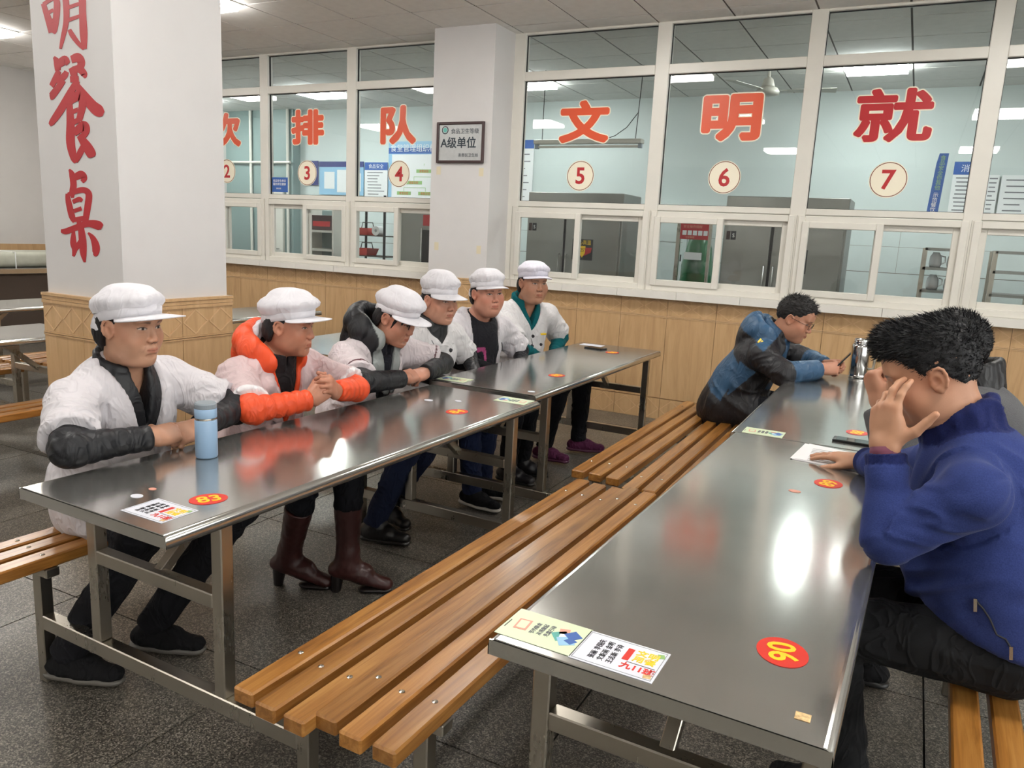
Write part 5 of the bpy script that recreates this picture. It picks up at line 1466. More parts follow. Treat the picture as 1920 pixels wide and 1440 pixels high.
def arm_t(v, J, s):
    """(which, t, dist): projection on the upper arm and forearm of side s"""
    sh, el = J['sh'+s], J['el'+s]; t = seg_t(v, sh, el); d = np.linalg.norm(v-(sh+np.outer(t, el-sh)), axis=1)
    if 'wr'+s in J:
        wr = J['wr'+s]; t2 = seg_t(v, el, wr); d2 = np.linalg.norm(v-(el+np.outer(t2, wr-el)), axis=1)
    else: t2 = t*0; d2 = d*0+9
    return t, d, t2, d2
def quilt(amp=.006, n=5, m=5):
    def fn(v, L, J):
        o = np.zeros(len(v))
        for s in 'RL':
            if 'el'+s not in J: continue
            t, d, t2, d2 = arm_t(v, J, s)
            k1 = (d < .10)*(d <= d2); k2 = (d2 < .09)*(d2 < d)
            o += k1*amp*(np.abs(np.sin(PI*t*n))**.6-.6)+k2*amp*(np.abs(np.sin(PI*t2*m))**.6-.6)
        return o
    return fn
def trousers(J, base, res=.009, r=(.088, .066, .052), flare=0.0, to=1.0):
    pts = [J[k+s] for k in ('hip', 'kn', 'an') for s in 'RL']; F = Field(np.min(pts, 0)-.16, np.max(pts, 0)+.14, res)
    fr = J['fr']
    F.ell(J['pelvis']-V3(0, 0, .01), (.16, .16, .095), .02)
    for s in 'RL':
        h, k, a = J['hip'+s], J['kn'+s], J['an'+s]; a = lerp(k, a, to)
        F.cone(h, k, r[0], r[1], .03); F.cone(k, a, r[1]*.98, r[2]+flare, .025); cut_plane(F, a+unit(a-k)*.01, unit(a-k), .1)
    v, f = F.skin(); n = vnormals(v, f)
    v = v+n*(.005*(1-2*np.abs(vnoise(v*V3(14, 14, 22)))))[:, None]
    return v, f, np.tile(base, (len(v), 1))
def shoe(root, org, an, toe, kind, c1, c2):
    d = unit(V3(toe[0]-an[0], toe[1]-an[1], 0)); sd = V3(d[1], -d[0], 0); g = V3(an[0], an[1], 0)
    lift = max(0.0, an[2]-(.165 if kind == 'boot' else .09))
    L = .155
    F = Field(np.minimum(g-.16, g+d*.22-.1)+V3(0, 0, .0), np.maximum(g+.12, g+d*.22+.1)+V3(0, 0, .62), .0055); F.lo[2] = -.02; F.ax[2] = F.lo[2]+F.h*np.arange(F.n[2])
    hz = .055 if kind == 'boot' else 0
    z = lambda q: V3(0, 0, q+lift)
    F.cone(g-d*.045+z(.045+hz), g+d*.06+z(.042+hz*.7), .036, .038, 0, n=V3(0, 0, 1), sc=.95)
    F.cone(g+d*.05+z(.040+hz*.6), g+d*L+z(.034), .038, .033, .02, n=V3(0, 0, 1), sc=.8)
    F.cone(g-d*.01+z(.05+hz), V3(an)+V3(0, 0, .0), .036, .038 if kind != 'boot' else .042, .03)
    F.cone(g+d*.0+z(.06+hz), g+d*.07+z(.05+hz*.6), .034, .034, .03)
    if kind in ('boot', 'ankle_boot'):
        top = V3(an)+(shoe.up if shoe.up is not None else V3(0, 0, 1))*(.22 if kind == 'boot' else .06)
        F.cone(V3(an)-V3(0, 0, .03), top, .043, .058 if kind == 'boot' else .047, .03); cut_plane(F, top, unit(top-V3(an)), .09)
    fl = lift
    F.func(lambda x, y, zz: (zz-(fl+.008))+0*x+0*y, np.array([-99]*3), np.array([99, 99, fl+.02]), .002, op='s')
    v, f = F.skin(); n = vnormals(v, f); v = v+n*(.0015*vnoise(v*70))[:, None]
    nm = {'boot': 'boot', 'ankle_boot': 'boot'}.get(kind, 'shoe')
    s = np_mesh(nm, v, f, 'leather' if kind != 'sneaker' else 'trouser', root, np.tile(c1, (len(v), 1)), root, org)
    G = Field(np.minimum(g-.12, g+d*.22-.1), np.maximum(g+.12, g+d*.22+.1)+V3(0, 0, .2), .005); G.lo[2] = -.03; G.ax[2] = G.lo[2]+G.h*np.arange(G.n[2])
    if kind == 'boot':
        G.cone(g+d*.075+z(.014), g+d*L+z(.012), .034, .031, 0, n=V3(0, 0, 1), sc=.4); G.cone(g-d*.048+z(.0), g-d*.042+z(.07), .019, .028, .004)
    else:
        G.cone(g-d*.045+z(.014), g+d*.06+z(.012), .040, .040, 0, n=V3(0, 0, 1), sc=.42); G.cone(g+d*.06+z(.012), g+d*L+z(.013), .040, .036, .01, n=V3(0, 0, 1), sc=.42)
    G.func(lambda x, y, zz: (zz-fl)+0*x+0*y, np.array([-99]*3), np.array([99, 99, fl+.01]), 0, op='s')
    v, f = G.skin(); np_mesh('sole', v, f, 'leather', root, np.tile(c2, (len(v), 1)), s, org)
    return s
shoe.up = None
def surf(v, fr, la, up, tol=.02, side=1):
    L = fr.l(v); d = (L[:, 0]-la)**2+(L[:, 2]-up)**2; m = np.where(d < tol**2)[0]
    if not len(m): m = np.argsort(d)[:12]
    i = m[np.argmax(L[m, 1]*side-d[m]*4)]; return v[i]
def buttons(root, org, v, fr, spots, mat='ink', r=.008, name='button'):
    out = []
    for la, up in spots:
        p = surf(v, fr, la, up, .014)+fr.y*.004; M = Matrix((Vector(fr.x), Vector(fr.z), Vector(fr.y))).transposed().to_4x4(); M = Matrix.Translation(Vector(p-org)) @ M
        b = MB().lathe([(.0005, .003), (r*.7, .003), (r, .0015), (r, -.010), (.0005, -.010)], 12, M, cap=False).build(name, mat, root, smooth=True); out.append(b)
    return out
def seam(root, org, v, fr, pts, mat='ink', r=.0018, name='piping', lift=.001):
    P = [];
    for (a, b), (c, d) in zip(pts, pts[1:]):
        for t in np.linspace(0, 1, 9)[:-1]: P.append(surf(v, fr, a+(c-a)*t, b+(d-b)*t, .009)+fr.y*lift)
    P.append(surf(v, fr, pts[-1][0], pts[-1][1], .009)+fr.y*lift)
    P = np.array(P); Q = P.copy(); Q[1:-1] = (P[:-2]+P[1:-1]*2+P[2:])/4
    return MB().tube([tuple(q-org) for q in Q], r, 6).build(name, mat, root, smooth=True)
def core_body(J, head_fr, base):
    """hidden body under the clothes, so that the figure is whole"""
    pts = [J[k+s] for k in ('sh', 'el', 'wr', 'hip', 'kn', 'an') for s in 'RL' if k+s in J]+[J['neck'], J['pelvis']]
    F = Field(np.min(pts, 0)-.12, np.max(pts, 0)+.12, .014); fw = J['fr'].y
    F.cone(J['pelvis'], J['neck'], .105, .085, .03, n=fw, sc=.75); F.cone(J['neck']-J['fr'].z*.03, head_fr.w((0, -.02, -.05)), .045, .045, .02); F.cone(J['shR'], J['shL'], .042, .042, .03)
    for s in 'RL':
        if 'el'+s in J: F.cone(J['sh'+s], J['el'+s], .040, .034, .02)
        if 'wr'+s in J: F.cone(J['el'+s], J['wr'+s], .034, .026, .02)
        F.cone(J['hip'+s], J['kn'+s], .062, .046, .02); F.cone(J['kn'+s], J['an'+s], .044, .032, .02)
    v, f = F.skin(); return v, f, np.tile(base, (len(v), 1))
def person(label, J, hf, face, hands, group=None):
    org = V3(J['pelvis'][0], J['pelvis'][1], 0)
    parts = [core_body(J, hf, face['skin']), build_head(hf, J['neck']+J['fr'].z*.01, face)]
    for h in hands:
        sd_ = 'R' if h['side'] > 0 else 'L'; h.setdefault('arm_dir', J['wr'+sd_]-J['el'+sd_])
        parts.append(build_hand(base=face.get('hand', face['skin']*V3(1.0, .94, .92)), **h))
    v, f, c = merge(parts)
    o = np_mesh('person', v, f, 'skin', None, c, None, org); o.location = tuple(org); tag(o, label, 'person', group)
    return o, org
def put(name, vfc, mat, root, org):
    return np_mesh(name, vfc[0], vfc[1], mat, root, vfc[2], root, org)
STAFF = 'canteen staff seated along the left tables'
WHITE = lin(210, 206, 210); WHITE2 = lin(213, 211, 212); PINK = lin(211, 189, 190); BLACKC = lin(26, 27, 31)
def shoes(root, org, J, kind, c1, c2):
    for s in 'RL':
        shoe.up = unit(J['kn'+s]-J['an'+s]); shoe(root, org, J['an'+s], J['toe'+s], kind, c1, c2)
def sleeve_band(w0, w1, col, col2=None):
    """paints a band across short sleeves between w0 and w1 of the upper arm"""
    def fn(v, L, J, c):
        for s in 'RL':
            t, d, _, _ = arm_t(v, J, s)
            # unclamped position along the arm
            sh, el = J['sh'+s], J['el'+s]; q = ((v-sh)@(el-sh))/((el-sh)@(el-sh)); m = (d < .12)*(q > w0)*(q < w1)*(np.abs(L[:, 0]) > .12)
            c[m > 0] = col
        return c
    return fn

# ---- first person: nearest, white coat over black padded jacket, light blue bottle before them
def person_a():
    J = skeleton((-2.42, 1.68, .55), (-2.31, 1.665, .98), 6, .185,
        arms=dict(elR=(-2.10, 1.335, .822), wrR=(-2.045, 1.575, .818), elL=(-2.13, 1.99, .822), wrL=(-2.055, 1.75, .815)),
        legs=dict(knR=(-2.02, 1.50, .53), knL=(-1.96, 1.83, .53), anR=(-2.27, 1.40, .10), toeR=(-2.07, 1.47, .03), anL=(-2.20, 1.66, .10), toeL=(-2.02, 1.73, .03)))
    hf = head_frame((-2.245, 1.655, 1.142), 8, 4, 0)
    face = dict(skin=lin(191, 145, 118), ruddy=.35, fat=.35, wide=1.03, jaw=.98, nose=.85, browk=.7, open=.9, scale=1.0)
    hands = [dict(wrist=(-2.045, 1.575, .818), fdir=(-.1, 1, 0), dorsal=(.55, -.1, .85), side=1, pose='fist'),
             dict(wrist=(-2.055, 1.75, .812), fdir=(.15, -1, -.05), dorsal=(.6, 0, .8), side=-1, pose='curl')]
    r, org = person('staff member in white coat and cap with black sleeves behind the light blue bottle', J, hf, face, hands, STAFF)
    put('hair', hair_under_cap(hf, face, back=1.12), 'hair', r, org)
    build_cap(r, org, hf, face, tall=0.110, puff=.012, visor=.088, droop=-.05, tail='snood', tilt=.030, seed=1, z0=.026)
    put('inner_jacket', garment(J, e=.004, fat=.3, sleeve='long', vneck=dict(w=.03, d=.16), collar=(.052, .080, .5, .011, .25), base=BLACKC, disp=quilt(.004, 6, 6), fold=.003, seed=1), 'nylon', r, org)
    g = garment(J, e=.015, fat=.3, sleeve='short', sleeve_t=.80, vneck=dict(w=.082, d=.30), lapel=True, base=WHITE, seed=2, chest=1, belly=1, loose=.016, fold=.0085)
    c = put('coat', g, 'cotton', r, org)
    buttons(c, org, g[0], J['fr'], [(.0, -.325)], 'grey_print', .007)
    put('trousers', trousers(J, lin(26, 26, 30)), 'trouser', r, org)
    shoes(r, org, J, 'sneaker', lin(24, 24, 26), lin(96, 92, 86))
person_a()

# ---- second: pinkish coat over orange padded jacket, hands clasped
def person_b():
    J = skeleton((-2.42, 2.36, .55), (-2.295, 2.345, .945), -4, .18,
        arms=dict(elR=(-2.07, 2.00, .822), wrR=(-1.995, 2.235, .835), elL=(-2.03, 2.56, .822), wrL=(-1.985, 2.355, .85)),
        legs=dict(knR=(-2.02, 2.24, .53), knL=(-1.93, 2.38, .53), anR=(-2.165, 2.29, .165), toeR=(-1.98, 2.37, .03), anL=(-1.93, 2.38, .165), toeL=(-1.76, 2.49, .03)))
    hf = head_frame((-2.22, 2.355, 1.088), 16, 5, 0)
    face = dict(skin=lin(182, 129, 104), ruddy=.6, fat=.0, wide=.98, jaw=.94, nose=.9, browk=.7, open=.8, scale=.98)
    hands = [dict(wrist=(-1.995, 2.235, .838), fdir=(.35, .75, .55), dorsal=(.75, -.55, .3), side=1, pose='clasp'),
             dict(wrist=(-1.985, 2.36, .848), fdir=(.35, -.75, .5), dorsal=(.8, .5, .2), side=-1, pose='clasp')]
    r, org = person('staff member in pinkish coat and cap with orange padded sleeves, hands clasped', J, hf, face, hands, STAFF)
    put('hair', hair_under_cap(hf, face, back=.8, side=.008), 'hair', r, org)
    build_cap(r, org, hf, face, tall=0.132, puff=.020, visor=.074, droop=.0, tail='bow', tilt=.028, seed=2, z0=.028)
    orange = lin(232, 84, 44)
    put('shirt', garment(J, e=-.012, sleeve='short', sleeve_t=.5, collar=(.05, .072, .2, .011, .2), base=lin(30, 26, 28), fold=.002, seed=3, neck_hole=.05), 'cotton', r, org)
    put('padded_jacket', garment(J, e=.004, sleeve='long', vneck=dict(w=.062, d=.24), hood=dict(r=.042, w=1.0, d=1.12, dz=.03, sag=True), base=orange, disp=quilt(.008, 5, 6), fold=.003, seed=4), 'nylon', r, org)
    g = garment(J, e=.016, sleeve='short', sleeve_t=.88, vneck=dict(w=.085, d=.28), lapel=True, base=PINK, seed=5, chest=1, loose=.014, fold=.0085, neck_hole=.10,
                paint=sleeve_band(.82, 1.2, lin(232, 228, 230)))
    c = put('coat', g, 'cotton', r, org)
    seam(c, org, g[0], J['fr'], [(-.015, -.285), (-.015, -.42)]); seam(c, org, g[0], J['fr'], [(-.015, -.285), (-.075, -.262)], r=.0015)
    buttons(c, org, g[0], J['fr'], [(-.068, -.245), (-.012, -.30)], 'ink_grey', .010)
    put('trousers', trousers(J, lin(22, 23, 28), to=.42, r=(.086, .062, .056)), 'trouser', r, org)
    shoes(r, org, J, 'boot', lin(62, 30, 28), lin(24, 18, 18))
person_b()

# ---- third: white coat over black hooded coat, head bowed, arms crossed
def person_c():
    J = skeleton((-2.42, 3.03, .55), (-2.285, 3.015, .945), -6, .185,
        arms=dict(elR=(-2.09, 2.66, .825), wrR=(-2.025, 2.90, .818), elL=(-2.10, 3.335, .825), wrL=(-2.055, 3.10, .812)),
        legs=dict(knR=(-2.0, 2.93, .53), knL=(-1.98, 3.12, .53), anR=(-2.16, 2.86, .10), anL=(-2.26, 3.10, .10), toeR=(-1.98, 2.90, .03), toeL=(-2.09, 3.04, .03)))
    hf = head_frame((-2.17, 3.02, 1.078), 2, 24, 0)
    face = dict(skin=lin(182, 131, 108), ruddy=.45, fat=.1, jaw=.94, nose=.8, open=.45, browk=.7)
    hands = [dict(wrist=(-2.025, 2.90, .822), fdir=(-.15, 1, .02), dorsal=(.55, -.1, .85), side=1, pose='relaxed'),
             dict(wrist=(-2.06, 3.10, .812), fdir=(.1, -1, 0), dorsal=(.4, 0, .9), side=-1, pose='curl')]
    r, org = person('staff member in cap and black hooded coat bowing over crossed arms', J, hf, face, hands, STAFF)
    put('hair', hair_under_cap(hf, face, bangs=.035, back=.85), 'hair', r, org)
    build_cap(r, org, hf, face, tall=0.125, puff=.016, visor=.074, droop=.02, tilt=.026, seed=3, z0=.028)
    grey = lin(146, 152, 150)
    def pt(v, L, J_, c):
        m = (L[:, 2] > -.22)*(L[:, 1] > -.035)*(np.abs(L[:, 0]) < .095+.12*np.clip(-L[:, 2], 0, .3)*0)*(np.abs(L[:, 0]) > .0)*(L[:, 2] > -.20-.0*L[:, 0])
        c[m > 0] = grey; return c
    put('hooded_coat', garment(J, e=.006, sleeve='long', vneck=dict(w=.045, d=.20), lapel=True, hood=dict(r=.048, w=.95, d=1.15, dz=.055, sag=True), base=BLACKC, paint=pt, fold=.004, seed=6, neck_hole=.07), 'nylon', r, org)
    put('jumper', garment(J, e=-.012, sleeve='short', sleeve_t=.5, collar=(.045, .072, .2, .011, .2), base=lin(28, 30, 38), fold=.002, seed=3, neck_hole=.05), 'cotton', r, org)
    g = garment(J, e=.018, sleeve='short', sleeve_t=.84, vneck=dict(w=.105, d=.34, wb=.03), base=lin(214, 204, 207), seed=7, loose=.016, fold=.0085, neck_hole=.11,
                paint=lambda v, L, J_, c: sleeve_band(.735, .765, lin(84, 34, 44))(v, L, J_, c))
    put('coat', g, 'cotton', r, org)
    put('trousers', trousers(J, lin(34, 42, 66)), 'trouser', r, org)
    shoes(r, org, J, 'ankle_boot', lin(22, 21, 22), lin(28, 24, 22))
person_c()

# ---- fourth: buttoned double-breasted white coat
def person_d():
    J = skeleton((-2.42, 3.56, .55), (-2.325, 3.55, .975), -14, .175,
        arms=dict(elR=(-2.30, 3.32, .77), wrR=(-2.12, 3.44, .70), elL=(-2.22, 3.80, .79), wrL=(-2.08, 3.66, .71)),
        legs=dict(knR=(-2.0, 3.45, .53), knL=(-2.0, 3.66, .53), anR=(-2.02, 3.555, .10), toeR=(-1.84, 3.535, .03), anL=(-2.05, 3.72, .10), toeL=(-1.88, 3.74, .03)))
    hf = head_frame((-2.255, 3.53, 1.130), -17, 6, 0)
    face = dict(skin=lin(193, 143, 120), ruddy=.45, fat=.15, wide=1.0, jaw=.94, nose=.8, browk=.7, open=.75)
    r, org = person('staff member in cap and double-breasted white coat looking at the table', J, hf, face,
        [dict(wrist=(-2.12, 3.44, .70), fdir=(.6, .6, -.2), dorsal=(.2, -.3, 1), side=1, pose='relaxed'), dict(wrist=(-2.08, 3.66, .71), fdir=(.6, -.6, -.2), dorsal=(.2, .3, 1), side=-1, pose='relaxed')], STAFF)
    put('hair', hair_under_cap(hf, face, back=.95), 'hair', r, org)
    build_cap(r, org, hf, face, tall=0.132, puff=.016, visor=.074, droop=.20, tilt=.016, seed=4, z0=.034)
    put('jumper', garment(J, e=.0, sleeve='long', collar=(.06, .076, .15, .012, .2), base=lin(30, 31, 34), fold=.003, seed=8, neck_hole=.052), 'nylon', r, org)
    g = garment(J, e=.014, sleeve='short', sleeve_t=.9, vneck=dict(w=.072, d=.07), base=WHITE2, seed=9, chest=1, loose=.012, fold=.0085, neck_hole=.07)
    c = put('chef_coat', g, 'cotton', r, org)
    seam(c, org, g[0], J['fr'], [(.075, -.03), (.055, -.10), (.045, -.22), (.055, -.36)], 'ink_grey', .0022)
    buttons(c, org, g[0], J['fr'], [(.045, -.075), (-.055, -.075), (.035, -.145), (-.055, -.145), (-.06, -.215), (.03, -.215)], 'ink', .0115)
    put('trousers', trousers(J, lin(38, 48, 78)), 'trouser', r, org)
    shoes(r, org, J, 'sneaker', lin(24, 24, 26), lin(206, 200, 192))
person_d()

# ---- fifth: open white coat over black print shirt
def person_e():
    J = skeleton((-2.44, 4.10, .55), (-2.325, 4.075, .985), -26, .19,
        arms=dict(elR=(-2.30, 3.82, .76), wrR=(-2.12, 3.95, .70), elL=(-2.17, 4.36, .77), wrL=(-2.06, 4.18, .70)),
        legs=dict(knR=(-2.0, 3.98, .53), knL=(-2.0, 4.20, .53), anR=(-2.06, 4.06, .10), toeR=(-1.89, 4.05, .03), anL=(-2.06, 4.24, .10), toeL=(-1.90, 4.24, .03)))
    hf = head_frame((-2.25, 4.045, 1.143), -30, 2, 2)
    face = dict(skin=lin(197, 140, 118), ruddy=.65, fat=.9, wide=1.09, jaw=1.1, nose=.85, browk=.7, open=.8)
    r, org = person('staff member in cap and open white coat over a black shirt with pink print', J, hf, face,
        [dict(wrist=(-2.12, 3.95, .70), fdir=(.7, .5, -.2), dorsal=(.2, -.3, 1), side=1, pose='relaxed'), dict(wrist=(-2.06, 4.18, .70), fdir=(.6, -.6, -.2), dorsal=(.2, .3, 1), side=-1, pose='relaxed')], STAFF)
    put('hair', hair_under_cap(hf, face, back=.95, side=.012), 'hair', r, org)
    build_cap(r, org, hf, face, tall=0.110, puff=.010, visor=.052, droop=.12, tail='snood', tilt=.020, seed=5, z0=.038)
    def pr(v, L, J_, c):
        q = np.stack([L[:, 0]*16, L[:, 2]*13+L[:, 0]*9, L[:, 1]*0], 1); m = (np.abs(vnoise(q+5.3)) < .22)*(L[:, 1] > .03)*(L[:, 2] < -.13)*(L[:, 2] > -.36)*(np.abs(L[:, 0]) < .10)
        c[m > 0] = lin(168, 72, 120); return c
    put('print_shirt', garment(J, e=.002, res=.005, fat=.5, sleeve='long', base=lin(24, 24, 30), paint=pr, fold=.003, seed=10, neck_hole=.068, belly=1, chest=1), 'cotton', r, org)
    g = garment(J, e=.016, fat=.5, sleeve='short', sleeve_t=.9, vneck=dict(w=.10, d=.62, wb=.075), lapel=True, base=WHITE, seed=11, loose=.014, fold=.0085, neck_hole=.09, belly=1, chest=1)
    c = put('coat', g, 'cotton', r, org)
    buttons(c, org, g[0], J['fr'], [(.115, -.20), (-.125, -.27), (-.12, -.37)], 'ink', .009)
    seam(c, org, g[0], J['fr'], [(-.135, -.10), (-.150, -.13), (-.165, -.17)], 'ink', .004, 'pen')
    put('trousers', trousers(J, lin(24, 25, 30)), 'trouser', r, org)
    shoes(r, org, J, 'ankle_boot', lin(30, 28, 32), lin(20, 20, 20))
person_e()

# ---- sixth: white chef coat over teal fleece, farthest
def person_f():
    J = skeleton((-2.44, 4.76, .55), (-2.33, 4.715, 1.02), -30, .20,
        arms=dict(elR=(-2.24, 4.45, .79), wrR=(-2.14, 4.60, .69), elL=(-2.19, 5.04, .80), wrL=(-2.15, 4.84, .69)),
        legs=dict(knR=(-2.0, 4.66, .53), knL=(-1.96, 4.93, .53), anR=(-2.08, 4.62, .10), toeR=(-1.92, 4.62, .03), anL=(-1.97, 4.96, .10), toeL=(-1.80, 5.02, .03)))
    hf = head_frame((-2.25, 4.665, 1.186), -35, 4, 0)
    face = dict(skin=lin(176, 129, 104), ruddy=.35, fat=.6, wide=1.06, jaw=1.06, nose=.9, browk=.7, open=.75, scale=1.03)
    r, org = person('staff member in cap and white coat over teal fleece, nearest the window wall', J, hf, face,
        [dict(wrist=(-2.14, 4.60, .69), fdir=(.5, .8, -.05), dorsal=(.2, -.2, 1), side=1, pose='relaxed'), dict(wrist=(-2.15, 4.84, .69), fdir=(.3, -.9, -.05), dorsal=(.2, .2, 1), side=-1, pose='relaxed')], STAFF)
    put('hair', hair_under_cap(hf, face, back=.8, side=.004), 'hair', r, org)
    build_cap(r, org, hf, face, tall=0.103, puff=.010, visor=.045, droop=.14, tilt=.024, seed=6, z0=.036, tone=lin(218, 216, 228))
    teal = lin(22, 92, 98)
    put('fleece', garment(J, e=.006, fat=.4, sleeve='long', vneck=dict(w=.04, d=.10), collar=(.062, .084, .5, .012, .3), base=teal, disp=quilt(.004, 7, 7), fold=.005, seed=12), 'wool', r, org)
    g = garment(J, e=.016, fat=.5, sleeve='short', sleeve_t=.86, vneck=dict(w=.082, d=.12), base=WHITE2, seed=13, loose=.014, fold=.0085, neck_hole=.09, belly=1, chest=1)
    c = put('chef_coat', g, 'cotton', r, org)
    seam(c, org, g[0], J['fr'], [(.01, -.16), (-.01, -.26), (.0, -.40)], 'ink_grey', .002)
    buttons(c, org, g[0], J['fr'], [(.0, -.145), (.005, -.20), (-.085, -.20), (-.005, -.26), (-.085, -.26)], 'ink', .0105)
    p = surf(g[0], J['fr'], -.10, -.13); M = Matrix((Vector(J['fr'].x), Vector(J['fr'].z), Vector(J['fr'].y))).transposed().to_4x4(); M.translation = Vector(p-org)
    MB().box((-.03, -.006, -.002), (.02, .006, .004), M).build('name_badge', 'yellow_print', c)
    put('trousers', trousers(J, lin(22, 23, 28)), 'trouser', r, org)
    shoes(r, org, J, 'sneaker', lin(92, 42, 74), lin(84, 40, 66))
person_f()

# ---- man in black and blue jacket with phone
def person_g():
    J = skeleton((-.93, 4.80, .55), (-.715, 4.77, .955), 0, .19, roll=.03,
        arms=dict(elR=(-.585, 4.51, .80), wrR=(-.41, 4.685, .825), elL=(-.50, 4.99, .82), wrL=(-.40, 4.80, .83)),
        legs=dict(knR=(-.52, 4.70, .53), knL=(-.52, 4.92, .53), anR=(-.50, 4.70, .10), anL=(-.50, 4.90, .10)))
    hf = head_frame((-.59, 4.745, 1.095), -6, 22, 0)
    face = dict(skin=lin(186, 134, 108), ruddy=.35, fat=.25, wide=1.02, jaw=1.06, browk=.7, open=.5, stubble=.25, scale=1.02, hair=lin(30, 28, 28), hair_th=.006, hair_top=.012)
    hands = [dict(wrist=(-.41, 4.685, .828), fdir=(.9, .35, .12), dorsal=(.1, -.75, .6), side=1, pose='hold'), dict(wrist=(-.40, 4.80, .835), fdir=(.95, -.2, .15), dorsal=(.1, .8, .5), side=-1, pose='hold')]
    r, org = person('man with glasses in black and blue jacket looking at a phone', J, hf, face, hands)
    put('hair', hair_short(hf, face, 1800, 5), 'hair', r, org)
    blue = lin(50, 84, 116); blk = lin(34, 34, 38)
    def pt(v, L, J_, c):
        hoodm = (L[:, 2] > -.015)*(L[:, 1] < .03)*(np.linalg.norm(L[:, :2], axis=1) > .075)
        c[hoodm > 0] = blue
        for s in 'RL':
            t, d, t2, d2 = arm_t(v, J_, s); c[(d2 < .09)*(t2 > .12)*(d2 < d+.01) > 0] = blue; c[(d2 < .09)*(t2 > .95) > 0] = blk
        c[(L[:, 2] < -.20-.35*L[:, 1])*(L[:, 1] < -.02)*(L[:, 2] > -.42) > 0] = blue
        c[(np.abs(L[:, 0]) < .07)*(L[:, 1] > .04)*(L[:, 2] > -.25) > 0] = blue
        # blue gusset behind the arm
        g = (np.abs(L[:, 0]) > .10)*(L[:, 1] > -.06)*(L[:, 1] < .05)*(L[:, 2] < -.16)*(L[:, 2] > -.16-.22*(1-np.abs(L[:, 1]+.005)/.055))
        c[g > 0] = blue
        return c
    j = put('jacket', garment(J, e=.020, fat=.25, sleeve='long', collar=(.085, .084, .35, .013, .1), hood=dict(r=.046, w=.95, d=1.12, dz=.0, sag=True), base=blk, paint=pt, fold=.007, seed=14, neck_hole=.064), 'nylon', r, org)
    q = J['shR']+J['fr'].z*.066-J['fr'].y*.055+J['fr'].x*.0; 
    M = Matrix((Vector(J['fr'].y), Vector(-J['fr'].x*0+J['fr'].z*.6+J['fr'].x*-.8), Vector(J['fr'].x*.6+J['fr'].z*.8))).transposed().to_4x4(); M.translation = Vector(q-org)
    MB().box((-.012, -.018, 0), (-.002, .018, .004), M).box((.002, -.018, 0), (.012, .012, .004), M).build('logo_patch', 'yellow_print', j)
    put('trousers', trousers(J, lin(24, 25, 30), r=(.095, .07, .056)), 'trouser', r, org)
    shoes(r, org, J, 'sneaker', lin(24, 24, 26), lin(40, 40, 40))
    # glasses
    gl = MB()
    for s in (-1, 1):
        P = [hf.w(V3(s*.0335+.024*math.cos(t), .106-.15*abs(.024*math.cos(t)*s > 0)*.03, .000+.017*math.sin(t))*1.02) for t in np.linspace(0, 2*PI, 19)]
        gl.tube([tuple(q-org) for q in P], .0013, 6)
        T_ = [hf.w(V3(s*.058, .103, .006)*1.02), hf.w(V3(s*.078, .05, .008)*1.02), hf.w(V3(s*.083, -.005, .010)*1.02), hf.w(V3(s*.080, -.022, -.008)*1.02)]
        gl.tube([tuple(q-org) for q in T_], .0014, 6)
    gl.tube([tuple(hf.w(V3(x, .110, .004)*1.02)-org) for x in (-.010, 0, .010)], .0013, 6)
    gl.build('glasses', 'black_plastic', r)
    ph = empty('mobile_phone', (-.312, 4.745, .872)); tag(ph, 'dark phone held up in both hands of the man in glasses', 'phone')
    ph.rotation_euler = (0, math.radians(-52), math.radians(3))
    MB().box((-.070, -.036, -.004), (.070, .036, .004)).build('body', 'black_plastic', ph, bevel=.003)
    MB().box((-.064, -.033, .0041), (.064, .033, .0045)).build('screen', 'screen_glass', ph)
person_g()

simple('red_cuff', srgb(110, 58, 78), .8)
